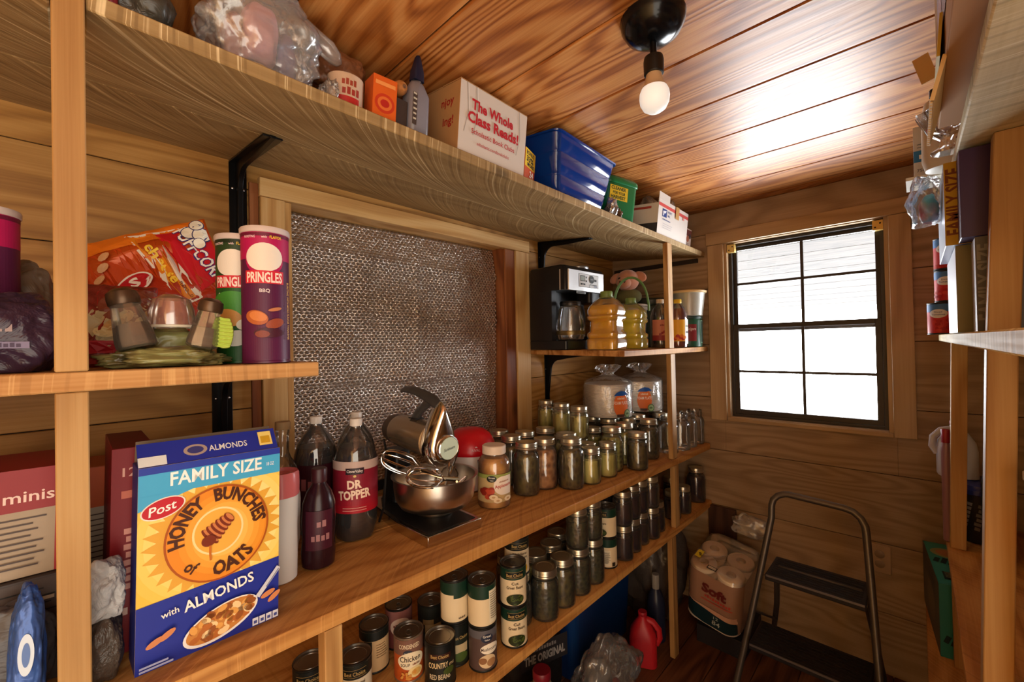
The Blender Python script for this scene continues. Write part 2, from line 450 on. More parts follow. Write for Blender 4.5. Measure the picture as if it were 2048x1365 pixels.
# floor, ceiling
planks('floor', M_FLOOR, [(-1.5+.14*i, -1.36+.14*i) for i in range(15)], lambda m, a, b: m.box(a, YF-.1, -.03, b, YB+.1, 0), back=[(-1.5, YF-.1, -.05, .7, YB+.1, -.006)])
ys = [-.89+.24*i for i in range(15)]
planks('ceiling', M_CEIL, list(zip(ys, ys[1:])), lambda m, a, b: m.box(XW-.1, a, ZC, XR+.1, b, ZC+.02), .0018, .003, [(XW-.1, YF-.1, ZC+.006, XR+.1, YB+.1, ZC+.03)])
# back wall with the window opening
wx0, wx1, wz0, wz1 = -.715, -.068, .975, 1.885
zs = [-.035, .248, .532, .819, 1.088, 1.361, 1.65, 1.935, 2.06]
def backp(m, a, b):
    if b <= wz0 or a >= wz1: m.box(XW-.1, YB, a, XR+.1, YB+.02, b)
    else:
        for z0, z1 in ((a, min(b, wz0)), (max(a, wz1), b)):
            if z1-z0 > .004: m.box(wx0, YB, z0, wx1, YB+.02, z1)
        m.box(XW-.1, YB, a, wx0, YB+.02, b); m.box(wx1, YB, a, XR+.1, YB+.02, b)
planks('wall_back', M_BACK, list(zip(zs, zs[1:])), backp, back=[(XW-.1, YB+.006, -.03, wx0, YB+.03, 2.1), (wx1, YB+.006, -.03, XR+.1, YB+.03, 2.1), (wx0, YB+.006, -.03, wx1, YB+.03, wz0), (wx0, YB+.006, wz1, wx1, YB+.03, 2.1)])
# left wall with the covered window opening
ly0, ly1, lz0, lz1 = .43, 1.36, .84, 1.83
zl = [0, .20, .405, .61, .815, 1.018, 1.22, 1.425, 1.625, 1.831, 2.06]
def leftp(m, a, b):
    if b <= lz0 or a >= lz1: m.box(XW-.02, YF-.1, a, XW, YB+.02, b)
    else:
        for z0, z1 in ((a, min(b, lz0)), (max(a, lz1), b)):
            if z1-z0 > .004: m.box(XW-.02, ly0, z0, XW, ly1, z1)
        m.box(XW-.02, YF-.1, a, XW, ly0, b); m.box(XW-.02, ly1, a, XW, YB+.02, b)
planks('wall_left', M_LEFT, list(zip(zl, zl[1:])), leftp, back=[(XW-.03, YF-.1, 0, XW-.006, ly0, 2.1), (XW-.03, ly1, 0, XW-.006, YB+.02, 2.1), (XW-.03, ly0, 0, XW-.006, ly1, lz0), (XW-.03, ly0, lz1, XW-.006, ly1, 2.1)])
zr = [.25*i for i in range(9)]+[2.06]
def rightp(m, a, b):      # unseen doorway put at the near end of this wall for its side light
    m.box(XR, .17, a, XR+.02, YB+.02, b)
    if a >= 2.0: m.box(XR, YF-.1, a, XR+.02, .17, b)
planks('wall_right', M_LEFT, list(zip(zr, zr[1:])), rightp, back=[(XR+.006, .17, 0, XR+.03, YB+.02, 2.1), (XR+.006, YF-.1, 2.0, XR+.03, .17, 2.1)])
# wall behind the camera
def frontp(m, a, b):
    m.box(XW-.1, YF-.02, a, XR+.1, YF, b)
planks('wall_front', M_LEFT, [(0, .25), (.25, .5), (.5, .75), (.75, 1.0), (1.0, 1.25), (1.25, 1.5), (1.5, 1.75), (1.75, 2.0), (2.0, 2.06)], frontp, back=[(XW-.1, YF-.03, 0, XR+.1, YF-.006, 2.1)])
# casing of the unseen doorway put beside the camera
mb = MB(); mb.box(XR-.018, .17, 0, XR-.0005, .24, 2.03)
struct(mb.build('trim_1', M_TRIMZ, bevel=.002))

# ---------------------------------------------------------------- window in the back wall
w1 = struct(thing('window_1', 'white-lit window with four panes in the back wall', 'window', (0, 0, 0)))
YW = 2.345
def casing(name, x0, z0, x1, z1, mat=M_TRIMBZ, y0=YB-.018, y1=YB-.0004, par=w1):
    return MB().box(x0, y0, z0, x1, y1, z1).build(name, mat, par, bevel=.002)
casing('casing', -.783, 1.872, -.004, 1.934, M_TRIMB, YB-.021)
casing('casing', -.778, .976, -.702, 1.871); casing('casing', -.077, .976, -.009, 1.871)
casing('casing', -.701, .974, -.078, .992, M_TRIMB, YB-.016)
for x0, x1 in ((-.714, -.690), (-.092, -.069)):
    MB().box(x0, YB+.0005, .977, x1, YB+.09, 1.884).build('jamb', M_TRIMBZ, w1)
MB().box(-.689, YB+.0005, 1.868, -.093, YB+.09, 1.884).build('jamb', M_TRIMB, w1)
MB().box(-.689, YB+.0005, .977, -.093, YB+.09, .995).build('sill', M_TRIMB, w1)
M_BRONZE = pm('bronze_aluminium', (58, 54, 52), .45, .3)
fx0, fx1, fz0, fz1 = -.689, -.093, .996, 1.867
def frame(mb, x0, z0, x1, z1, t, y0, y1):
    mb.box(x0, y0, z0, x0+t, y1, z1); mb.box(x1-t, y0, z0, x1, y1, z1)
    mb.box(x0+t, y0, z0, x1-t, y1, z0+t); mb.box(x0+t, y0, z1-t, x1-t, y1, z1)
mb = MB(); frame(mb, fx0, fz0, fx1, fz1, .013, YW-.012, YW+.04); mb.build('frame', M_BRONZE, w1, bevel=.001)
zm = 1.438
up_ = MB(); frame(up_, fx0+.0135, zm-.014, fx1-.0135, fz1-.0135, .016, YW+.014, YW+.032); up_ = up_.build('upper_sash', M_BRONZE, w1, bevel=.001)
lo_ = MB(); frame(lo_, fx0+.0135, fz0+.0135, fx1-.0135, zm+.022, .022, YW-.008, YW+.012); lo_ = lo_.build('lower_sash', M_BRONZE, w1, bevel=.001)
xm = (fx0+fx1)/2+.008
for par, z0, z1, zz, yy in ((up_, zm+.002, fz1-.03, 1.665, YW+.022), (lo_, fz0+.036, zm, 1.223, YW+.002)):
    MB().box(xm-.006, yy-.005, z0, xm+.006, yy+.005, z1).build('muntin', M_BRONZE, par)
    MB().box(fx0+.029, yy-.0045, zz-.006, fx1-.029, yy+.0045, zz+.006).build('muntin', M_BRONZE, par)
g = NT('window_pane'); g.t.nodes.remove(g.b)
tr = g.n('BsdfTransparent'); gl = g.n('BsdfGlossy'); gl.inputs['Roughness'].default_value = .03
lw = g.n('LayerWeight'); lw.inputs[0].default_value = .25; mx = g.n('MixShader')
g.l(g.math('MULTIPLY', lw.outputs['Fresnel'], .6), mx.inputs[0]); g.l(tr.outputs[0], mx.inputs[1]); g.l(gl.outputs[0], mx.inputs[2]); g.l(mx.outputs[0], g.out.inputs[0])
M_PANE = g.m
MB().box(fx0+.029, YW+.021, zm, fx1-.029, YW+.0235, fz1-.029).build('glass', M_PANE, up_)
MB().box(fx0+.035, YW+.001, fz0+.035, fx1-.035, YW+.0035, zm).build('glass', M_PANE, lo_)
M_BRASS = pm('brassy_bracket', (214, 178, 96), .35, .4)
for x, z, r_ in ((-.689, 1.825, 'left'), (-.127, 1.824, 'right')):
    b_ = tag(MB().box(0, 0, 0, .034, .03, .040).box(.006, -.0012, .008, .012, 0, .014, 1).box(.022, -.0012, .024, .028, 0, .030, 1)
             .build('blind_bracket', [M_BRASS, M_BLACKM], None, bevel=.001, loc=(x+.0003, YB+.005, z)),
             'small brass-coloured blind bracket in the upper %s corner of the window' % r_, 'bracket', 'blind brackets on the back window')
# porch soffit outside, above the window
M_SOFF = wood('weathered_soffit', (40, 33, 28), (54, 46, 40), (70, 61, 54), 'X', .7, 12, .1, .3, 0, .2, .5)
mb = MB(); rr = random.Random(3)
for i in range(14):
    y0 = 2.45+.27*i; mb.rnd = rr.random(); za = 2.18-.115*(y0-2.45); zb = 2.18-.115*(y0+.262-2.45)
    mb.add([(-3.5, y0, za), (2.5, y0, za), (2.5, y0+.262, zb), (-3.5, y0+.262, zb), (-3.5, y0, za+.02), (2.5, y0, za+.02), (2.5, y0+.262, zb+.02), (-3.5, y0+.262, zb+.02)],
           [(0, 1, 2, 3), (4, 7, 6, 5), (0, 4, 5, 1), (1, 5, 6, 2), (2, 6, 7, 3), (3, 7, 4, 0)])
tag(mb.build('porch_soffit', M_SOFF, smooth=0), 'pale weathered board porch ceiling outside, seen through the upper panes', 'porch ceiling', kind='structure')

# ---------------------------------------------------------------- window in the left wall, covered with foil bubble wrap
w2 = struct(thing('window_2', 'window in the left wall, its opening covered with foil insulation', 'window'))
def lcas(name, y0, z0, y1, z1, mat, x1=XW+.02): return MB().box(XW+.0005, y0, z0, x1, y1, z1).build(name, mat, w2, bevel=.002)
lcas('casing', .366, 1.815, 1.505, 1.868, M_TRIMY, XW+.022)
lcas('casing', .368, .60, .432, 1.814, M_TRIMZ); lcas('casing', 1.412, .60, 1.502, 1.814, M_TRIMZ)
lcas('casing_strip', 1.349, .60, 1.411, 1.814, M_RED_SHADE, XW+.012)
lcas('casing_strip', .433, .60, .452, 1.814, M_TRIMZ, XW+.012)
MB().box(XW-.115, 1.349, .84, XW-.0005, 1.359, 1.829).build('jamb', M_RED_SHADE, w2)
MB().box(XW-.115, .431, .84, XW-.0005, .441, 1.829).build('jamb', M_TRIMZ, w2)
MB().box(XW-.115, .442, 1.82, XW-.0005, 1.348, 1.829).build('jamb', M_TRIMY, w2)
MB().box(XW-.115, .442, .841, XW-.0005, 1.348, .85).build('sill', M_TRIMY, w2)
MB().box(XW-.14, .40, .82, XW-.118, 1.40, 1.86).build('glass', pm('dark_glass', (40, 44, 52), .1), w2)
struct(MB().box(XW+.0005, .343, .3, XW+.012, .3655, 1.85).build('wall_shade_strip', M_RED_SHADE, bevel=.001))  # shade on the wall beside the casing, built as a dark red strip
# foil: bubble grid of small domes in the bump, creases in the mesh
g = NT('foil_bubble_wrap'); c, p, a = g.coords()
sp = g.n('SeparateXYZ'); g.l(c, sp.inputs[0])
zr_ = g.math('MULTIPLY', sp.outputs['Z'], 1/.0105); row = g.math('FLOOR', zr_)
yy = g.math('ADD', g.math('MULTIPLY', sp.outputs['Y'], 1/.0165), g.math('MULTIPLY', g.math('MODULO', row, 2.0), .5))
fy = g.math('SUBTRACT', g.math('FRACT', yy), .5); fz = g.math('SUBTRACT', g.math('FRACT', zr_), .5)
r2 = g.math('ADD', g.math('MULTIPLY', fy, fy), g.math('MULTIPLY', fz, fz))
dome = g.math('MAXIMUM', g.math('SUBTRACT', .2, r2), 0.0)
n1 = g.noise(p, 60, 3, .6); n2 = g.noise(p, 7, 3, .5, .6)
hh = g.math('ADD', g.math('MULTIPLY', dome, 6.0), g.math('ADD', g.math('MULTIPLY', n1, .5), g.math('MULTIPLY', n2, 1.2)))
g.bump(hh, 1.0, .022)
g.l(g.mix(n2, sc(246, 236, 226), sc(216, 198, 182)), g.b.inputs['Base Color'])
g.b.inputs['Metallic'].default_value = .85; g.b.inputs['Roughness'].default_value = .30
M_FOIL = g.m
def foilf(u, v):
    y = .444+u*(1.352-.444-.006); z = .905+v*.912
    y = min(y, 1.344 - .012*math.sin(5*v)**2*(1-v))
    x = XW-.060 + .010*math.sin(3.1*y+2.2*z) + .006*noise.noise(Vector((y*6, z*6, 1)))
    for zc_, d in ((1.265, .010), (1.50, .007), (1.70, .009)):
        x += d*math.exp(-((z-zc_-.012*math.sin(4*y))/.012)**2)
    x += .006*math.exp(-((y-.93)/.008)**2)
    if z > 1.70: x -= .02*(z-1.70)/.12
    return (x, y, z)
tag(MB().grid(foilf, 90, 90).build('foil_insulation', M_FOIL, smooth=60, solid=.002),
    'silver foil bubble-wrap insulation filling the covered window of the left wall', 'insulation')

# ---------------------------------------------------------------- electrical outlet in the back wall
t = thing('wall_outlet', 'plain outlet cover plate low on the back wall behind the step stool', 'outlet', (-.133, YB-.0005, .468))
MB().box(-.036, -.006, -.058, .036, 0, .058).build('cover_plate', pm('outlet_plate', (168, 140, 112), .4), t, bevel=.003)
for dz in (-.02, .02):
    MB().lathe([(.0165, 0), (.0165, .0012), (.015, .002)], 20, M=Matrix.Translation((0, -.006, dz)) @ Euler((R(90), 0, 0)).to_matrix().to_4x4()).build('socket', pm('socket_face', (140, 116, 94), .4), t)

# ---------------------------------------------------------------- ceiling light
t = thing('ceiling_light', 'bare white bulb on a short black stem below a black dome mount', 'lamp', (-.385, .845, ZC))
prof = [(.062, -.0005), (.066, -.004), (.064, -.018), (.054, -.036), (.036, -.049), (.014, -.055), (.001, -.056)]
MB().lathe(prof, 40, cap1=True).build('canopy', pm('black_gloss', (18, 20, 24), .18, .2), t)
MB().lathe([(.007, -.054), (.007, -.083), (.009, -.085)], 14).build('stem', M_BLACKM, t)
MB().lathe([(.009, -.083), (.019, -.086), (.0205, -.094), (.0200, -.120), (.0185, -.122)], 24).build('socket', pm('black_bakelite', (24, 20, 18), .45), t)
b_ = MB().lathe([(.0155, -.121), (.0165, -.127), (.021, -.143), (.0262, -.152)], 28, cap0=True, cap1=False).build('bulb_base', pm('bulb_collar', (206, 176, 140), .4), t)
MB().lathe([(.0262, -.1521), (.0295, -.160), (.0305, -.169), (.029, -.181), (.0235, -.192), (.014, -.199), (.0005, -.202)], 32).build('bulb', pm('frosted_bulb', (238, 236, 228), .4, emit=.28), t)

# ================================================================ SHELVING
class Shelf:
    def __init__(s, x0, z0, sx, sy): s.x0, s.z0, s.sx, s.sy = x0, z0, sx, sy
    def z(s, x, y): return s.z0+s.sx*(x-s.x0)+s.sy*y
    def M(s, x, y, rz=0, lift=0.0006, lean=0):
        ex = Vector((1, 0, s.sx)).normalized(); ey = Vector((0, 1, s.sy)); ez = ex.cross(ey).normalized(); ey = ez.cross(ex)
        m = Matrix((ex, ey, ez)).transposed().to_4x4()
        return Matrix.Translation((x, y, s.z(x, y)+lift)) @ m @ Matrix.Rotation(R(rz), 4, 'Z') @ Matrix.Rotation(R(lean), 4, 'X')
    def up(s, u, v, h=0, it=6):
        """where a photo pixel meets this shelf's surface, or a plane h above it"""
        p = at(u, v, z=s.z0+h)
        for _ in range(it): p = at(u, v, z=s.z(p.x, p.y)+h)
        return p
TOP = Shelf(-.79, 1.866, -.112, -.0105); CNT = Shelf(-.79, .902, 0, -.024); LOW = Shelf(-.79, .552, 0, 0)
MDL = Shelf(-.79, 1.357, 0, 0); MDR = Shelf(-.79, 1.350, -.012, 0)
RTP = Shelf(.055, 1.669, 0, .045); RMD = Shelf(.055, 1.385, 0, 0); RCT = Shelf(.055, .690, 0, 0); RLW = Shelf(.055, .368, 0, 0)
def shelf(label, S, boards, th, cat='shelf', name='wooden_shelf', lx=None):
    """boards: (part name, x0, x1, y0, y1, material); x is measured back from the front edge"""
    t = thing(name, label, cat, M=S.M(S.x0, 0, 0, 0))
    rr = random.Random(len(label))
    for nm, x0, x1, y0, y1, m in boards:
        mb = MB(); mb.rnd = rr.random(); k = int((y1-y0)/.1)+1
        def f(a, b, mb=mb): pass
        mb.box(x0, y0, -th, x1, y1, 0); mb.build(nm, m, t, bevel=.002, seg=1)
    return t
D = -XW-.79-.002
shelf('long rough-sawn top shelf along the left wall, over the covered window', TOP,
      [('front_board', -.270, 0, .0158, 2.294, M_SHELFT), ('front_board', -.270, 0, YF+.01, -.0178, M_SHELFT), ('rear_board', -.560, -.2715, YF+.01, 2.294, M_SHELFR)], .024)
shelf('short shelf at eye level by the left post, holding chip cans', MDL,
      [('board', -D, 0, -.55, .312, M_SHELFS)], .026)
t = thing('wooden_shelf', 'short shelf holding the coffee maker and the yellow oil jugs', 'shelf', M=MDR.M(-.79, 0, 0, 0))
mb = MB(); mb.rnd = .4
mb.add([(x, y, z) for z in (-.023, 0) for x, y in ((0, 1.425), (0, 2.296), (-D, 2.296), (-D, 1.516))], [(0, 3, 2, 1), (4, 5, 6, 7), (0, 1, 5, 4), (1, 2, 6, 5), (2, 3, 7, 6), (3, 0, 4, 7)])
mb.build('board', M_SHELFS, t, bevel=.0015, seg=1)
shelf('long counter-height shelf of orange pine along the left wall', CNT,
      [('front_board', -.270, 0, YF+.01, 2.294, M_SHELFC), ('rear_board', -.5265, -.2715, YF+.01, 2.294, M_SHELFC)], .030)
shelf('low shelf of cans and dark jars below the counter shelf', LOW,
      [('front_board', -.270, 0, YF+.01, 2.294, M_SHELFC), ('rear_board', -D, -.2715, YF+.01, 2.294, M_SHELFC)], .030)
shelf('top shelf on the right, its pale saw-marked underside showing', RTP,
      [('board', 0, .395, .32, 1.46, M_SHELFP)], .020)
shelf('middle shelf on the right at eye level, holding cereal boxes', RMD,
      [('board', 0, .395, .32, 2.20, M_SHELFP)], .022)
shelf('counter shelf on the right, holding jugs and a dark tub', RCT,
      [('board', 0, .395, .32, 2.294, M_SHELFC)], .030)
shelf('low shelf on the right holding the teal carton', RLW,
      [('board', -.055, .395, .32, 2.294, M_SHELFC)], .025)
def post(label, x0, y0, x1, y1, z0, z1, lean=None):
    mb = MB(); mb.rnd = random.Random(label).random(); q = lean if lean is not None else x0
    mb.add([(x+k, y, z) for z, k in ((z0, 0), (z1, q-x0)) for y in (y0, y1) for x in (x0, x1)], [(0, 2, 3, 1), (4, 5, 7, 6), (0, 1, 5, 4), (2, 6, 7, 3), (0, 4, 6, 2), (1, 3, 7, 5)]); return tag(mb.build('shelf_post', M_POST, bevel=.0015, seg=1), label, 'post')
G = .0006
zt = lambda S, x, y, th=0: S.z(x, y)-th-G
post('pale upper post at far left, from the short shelf up to the ceiling', -.828, -.0165, -.789, .0145, MDL.z0+G, ZC-G)
post('lower post at far left, between the counter and the short shelf', -.828, -.0165, -.7915, .0145, CNT.z0+G, MDL.z0-.026-G)
post('short orange post under the counter, left of the soup cans', -.822, .314, -.7905, .347, LOW.z0+G, CNT.z(-.8, .347)-.030-G)
post('thin post between the top shelf and the coffee maker shelf', -.812, 1.826, -.7905, 1.874, MDR.z(-.79, 1.85)+.0012, TOP.z(-.79, 1.874)-.024-.001)
post('thin post rising from the jar counter to the coffee maker shelf', -.812, 1.835, -.7905, 1.882, CNT.z(-.8, 1.835)+G, MDR.z(-.79, 1.85)-.0245)
post('reddish post between the low shelf and the jar counter, among dark jars', -.812, 1.845, -.7905, 1.890, LOW.z0+G, CNT.z(-.8, 1.890)-.031)
post('bottom post under the low shelf, beside the toilet paper pack', -.812, 1.80, -.7905, 1.845, 0+G, LOW.z0-.030-G)
post('far right post between the right counter and the middle shelf', .061, 1.975, .098, 2.013, RCT.z0+G, RMD.z0-.022-G, .078)
post('far right post section behind the cereal boxes', .080, 1.975, .117, 2.013, RMD.z0+G, ZC-G, .109)
post('shadowed far right post section under the right counter', .0585, 1.855, .098, 1.893, RLW.z0+G, RCT.z0-.030-G)
post('near right post between the right counter and the middle shelf', .0575, .985, .090, 1.02, RCT.z0+G, RMD.z0-.022-G, .077)
post('near right post section above the middle shelf, at the picture edge', .078, .985, .112, 1.02, RMD.z0+G, RTP.z(.06, .985)-.020-.001, .091)
# ---------------------------------------------------------------- black shelf brackets
def bracket(label, y, ztop, sx, zbot, reach, w=.034):
    """stamped L bracket: leg on the left wall, arm under the shelf (arm slope sx), rounded gusset between"""
    t = thing('shelf_bracket', label, 'bracket', (XW+.0006, y, ztop-.0012))
    L = ztop-zbot; n = 9
    outer = [(0, -L), (0, 0), (reach, sx*reach)]
    inner = [(reach, sx*reach-.006), (reach*.55, sx*reach*.55-.020)]
    for i in range(n):
        a = R(90*i/(n-1)); rr_ = .05
        inner.append((.030+rr_-rr_*math.sin(a), -.030-rr_+rr_*math.cos(a)+sx*.03))
    inner += [(.021, -L*.55), (.007, -L)]
    pts = outer+inner
    def pr(nm, w_, sc_=0):
        mb = MB(); N = len(pts); q = [(x, z) for x, z in pts]
        mb.add([(x, s*w_/2*(1 if nm == 'body' else 1), z) for s in (-1, 1) for x, z in q],
               [tuple(range(N-1, -1, -1)), tuple(range(N, 2*N))]+[(i, (i+1) % N, N+(i+1) % N, N+i) for i in range(N)])
        return mb.build(nm, M_BLACKM, t, smooth=30, bevel=.0015)
    pr('body', w*.30)
    MB().box(0, -w/2, -L, .004, w/2, -.001).build('wall_flange', M_BLACKM, t, bevel=.001)
    mb = MB(); m = Matrix.Rotation(-math.atan(sx), 4, 'Y'); mb.box(.002, -w/2, -.005, reach, w/2, -.001, M=m); mb.build('shelf_flange', M_BLACKM, t, bevel=.001)
    for dy in (-.3, .3):
        MB().lathe([(.0035, 0), (.0035, .001), (.002, .002)], 12, M=Matrix.Translation((.004, dy*w, -.075)) @ Matrix.Rotation(R(90), 4, 'Y')).build('screw', M_STEEL, t)
    return t
bracket('black bracket under the top shelf, left of the foil-covered window', .318, TOP.z(XW, .318)-.024, -.112, 1.40, .30, .042)
bracket('black bracket under the short shelf, behind the cereal box', .275, MDL.z0-.026, 0, 1.00, .235, .046)
bracket('black bracket under the top shelf, above the coffee maker', 1.608, TOP.z(XW, 1.608)-.024, -.112, 1.56, .30, .034)
bracket('black bracket under the coffee maker shelf, above the jars', 1.640, MDR.z(XW, 1.64)-.023, -.012, 1.08, .235, .034)
tag(MB().box(XW+.02, YB-.016, 1.795, -.83, YB-.0006, 1.817).build('shelf_cleat', pm('dark_cleat', (44, 34, 28), .6), bevel=.001,
    M=Matrix.Translation((0, 0, 0))), 'dark cleat on the back wall under the top shelf end', 'cleat')
# ================================================================ JARS AND CANS
M_LID = pm('jar_lid_metal', (206, 196, 166), .32, .85)
M_BAND = pm('jar_band_metal', (188, 182, 164), .28, .9)
FOOD = {
 'beans': mottled('green_beans_in_brine', (96, 84, 40), (66, 56, 28), (34, 28, 14), 75, (1, 1, .7)),
 'pickles': mottled('pale_pickle_spears', (196, 184, 108), (156, 146, 76), (96, 90, 40), 55, (1, 1, .16)),
 'cucumbers': mottled('sliced_cucumbers', (176, 172, 96), (126, 124, 60), (72, 74, 30), 48, (1, 1, 1.4)),
 'peaches': mottled('brown_fruit', (190, 140, 92), (150, 100, 62), (92, 56, 34), 45),
 'preserves': pm('dark_purple_jam', (34, 14, 26), .3),
 'greens': mottled('dark_greens', (70, 66, 36), (44, 42, 24), (24, 22, 12), 85),
 'tomato': mottled('dark_red_sauce', (92, 40, 26), (66, 26, 18), (36, 14, 10), 60),
}
SIZES = {'Q': (.175, .0460, .0355), 'M': (.150, .0430, .0355), 'P': (.130, .0385, .0315)}
_jars = {}
def make_jar(size, food):
    """mason jar: glass, contents, screw band, flat lid"""
    H, r, m = SIZES[size]
    t = thing('mason_jar', None, 'jar')
    zs_, zn = H*.66, H-.024
    MB().lathe([(r*.80, 0), (r*.95, .003), (r, .010), (r, H*.28), (r*.985, H*.45), (r, zs_), (r*.97, zs_+.010), (r*.88, zs_+.020), (m, zn-.010), (m, zn-.001)], 28, cap1=False).build('glass', M_GLASS, t)
    if food:
        k = .945
        zf = zn-.016
        MB().lathe([(r*.76, .004), (r*.92*k, .008), (r*k, .014), (r*k*.985, H*.45), (r*k, zs_), (r*.86*k, min(zs_+.018, zf-.004)), (m*.9, zf)], 24).build('contents', FOOD[food], t)
        b = MB().lathe([(m+.0012, zn-.001), (m+.0018, zn), (m+.0028, zn+.003), (m+.0016, zn+.006), (m+.0028, zn+.009), (m+.0016, zn+.012), (m+.0024, zn+.019), (m+.001, H-.0015), (m-.004, H-.0005)], 28, cap0=False, cap1=False).build('screw_band', M_BAND, t)
        MB().lathe([(m-.0032, H-.0028), (m-.004, H-.0012), (m-.010, H-.0010), (m-.011, H-.0018), (.0005, H-.0018)], 24).build('lid', M_LID, t)
    else:
        MB().lathe([(m, zn-.001), (m+.002, zn+.002), (m, zn+.006), (m+.002, zn+.010), (m, zn+.014), (m+.001, H-.004), (m+.0005, H), (m-.0028, H-.001), (m-.003, zn)], 28, cap0=False, cap1=False).build('threaded_mouth', M_GLASS, t)
    return t
def jar(size, food, M, label, group=None):
    k = (size, food)
    if k not in _jars:
        t = _jars[k] = make_jar(size, food); t.matrix_basis = M; return tag(t, label, None, group)
    return dup(_jars[k], M=M, label=label, group=group)
ORD = ['first', 'second', 'third', 'fourth', 'fifth', 'sixth', 'seventh', 'eighth', 'ninth', 'tenth', 'eleventh', 'twelfth', 'last']
SZ = {'Q': 'quart', 'M': 'stout', 'P': 'pint'}
DESC = {'beans': 'dark green beans', 'pickles': 'pale pickle spears', 'cucumbers': 'sliced cucumbers', 'peaches': 'brown fruit', 'preserves': 'dark purple preserves', 'greens': 'dark greens', 'tomato': 'dark red sauce', None: 'nothing'}
CJ = {  # counter jars, row by row from the applesauce towards the back wall
 'front row': [(-.969, 1.064, 'Q', 'beans'), (-.897, 1.221, 'Q', 'beans'), (-.875, 1.311, 'P', 'pickles'), (-.877, 1.429, 'P', 'pickles'), (-.905, 1.511, 'Q', 'cucumbers'), (-.838, 1.597, 'M', 'beans'), (-.919, 1.638, 'Q', 'cucumbers'), (-.886, 1.797, 'Q', 'greens')],
 'second row': [(-1.084, 1.109, 'Q', 'beans'), (-.966, 1.157, 'Q', 'peaches'), (-.965, 1.286, 'Q', 'cucumbers'), (-.928, 1.370, 'P', 'pickles'), (-.993, 1.413, 'P', 'pickles'), (-1.037, 1.574, 'M', 'cucumbers'), (-.976, 1.771, 'Q', 'greens'), (-.991, 1.896, 'Q', 'greens'), (-.935, 2.023, 'Q', 'greens')],
 'back row': [(-1.194, 1.153, 'Q', 'beans'), (-1.105, 1.206, 'Q', 'beans'), (-1.095, 1.318, 'Q', 'greens'), (-1.104, 1.442, 'P', 'pickles'), (-1.225, 1.486, 'P', 'pickles'), (-1.029, 1.693, 'Q', 'tomato'), (-1.121, 1.707, 'Q', 'greens'), (-.996, 2.104, 'Q', 'greens'), (-1.089, 2.107, 'Q', 'greens'), (-1.07, 1.80, 'Q', 'greens'), (-1.10, 2.005, 'Q', 'greens')],
}
for row, js in CJ.items():
    for i, (x, y, s_, f_) in enumerate(js):
        jar(s_, f_, CNT.M(x, y, 40*i), '%s jar of %s, %s in the counter %s from the applesauce' % (SZ[s_], DESC[f_], ORD[i], row), 'home canned jars on the counter shelf')
for i, (x, y) in enumerate(((-1.225, 1.486), (-1.104, 1.442), (-.993, 1.413))):
    jar('P', 'pickles', Matrix.Translation((0, 0, .1308)) @ CNT.M(x, y, 30+70*i), ('pale pickle pint stacked up against the left wall, leftmost of three', 'greenish pickle pint stacked up, middle one of three', 'pickle pint stacked up, rightmost of three, nearest the foam plates')[i], 'home canned jars on the counter shelf')
for i, (x, y) in enumerate(((-.864, 1.954), (-.847, 2.055), (-.850, 2.150), (-.850, 2.245))):
    jar('Q', None, CNT.M(x, y, 0), 'empty open glass jar at the counter end, %s from the thin post' % ORD[i], 'empty jars by the back wall')
LJ = {
 'front row': [(-.840, .996, 'M', 'greens'), (-.840, 1.083, 'M', 'beans'), (-.840, 1.171, 'M', 'greens'), (-.841, 1.258, 'M', 'greens'), (-.836, 1.465, 'P', 'preserves'), (-.843, 1.545, 'P', 'preserves'), (-.848, 1.623, 'P', 'preserves'), (-.838, 1.701, 'P', 'preserves'), (-.850, 1.779, 'P', 'preserves'), (-.850, 1.950, 'P', 'preserves'), (-.839, 2.047, 'P', 'preserves'), (-.848, 2.240, 'Q', 'preserves')],
 'second row': [(-.883, .920, 'M', 'greens'), (-.973, .976, 'M', 'greens'), (-.919, 1.046, 'M', 'pickles'), (-.924, 1.134, 'M', 'beans'), (-.960, 1.218, 'M', 'greens'), (-.931, 1.339, 'P', 'tomato'), (-.930, 1.500, 'P', 'preserves'), (-.930, 1.620, 'P', 'preserves'), (-.930, 1.740, 'P', 'preserves'), (-.945, 1.900, 'P', 'preserves'), (-.940, 2.140, 'P', 'preserves')],
}
for row, js in LJ.items():
    for i, (x, y, s_, f_) in enumerate(js):
        jar(s_, f_, LOW.M(x, y, 33*i), '%s jar of %s, %s in the low shelf %s from the cans' % (SZ[s_], DESC[f_], ORD[i], row), 'dark jars on the low shelf')
for i, (x, y, h, f_, tx) in enumerate(((-.840, 1.171, .151, 'greens', 'stout front jars, first of two'), (-.841, 1.258, .151, 'greens', 'stout front jars, second of two'), (-.836, 1.465, .131, 'preserves', 'front purple pints, first of four'),
        (-.843, 1.545, .131, 'preserves', 'front purple pints, second of four'), (-.848, 1.623, .131, 'preserves', 'front purple pints, third of four'), (-.838, 1.701, .131, 'preserves', 'front purple pints, last of four'), (-.93, 1.5, .131, 'preserves', 'second row purple pints, nearer the cans'), (-.93, 1.62, .131, 'preserves', 'second row purple pints, nearer the post'))):
    jar('P', f_, LOW.M(x, y, 51*i, lift=h), 'pint of %s on the %s' % (DESC[f_], tx), 'dark jars on the low shelf')

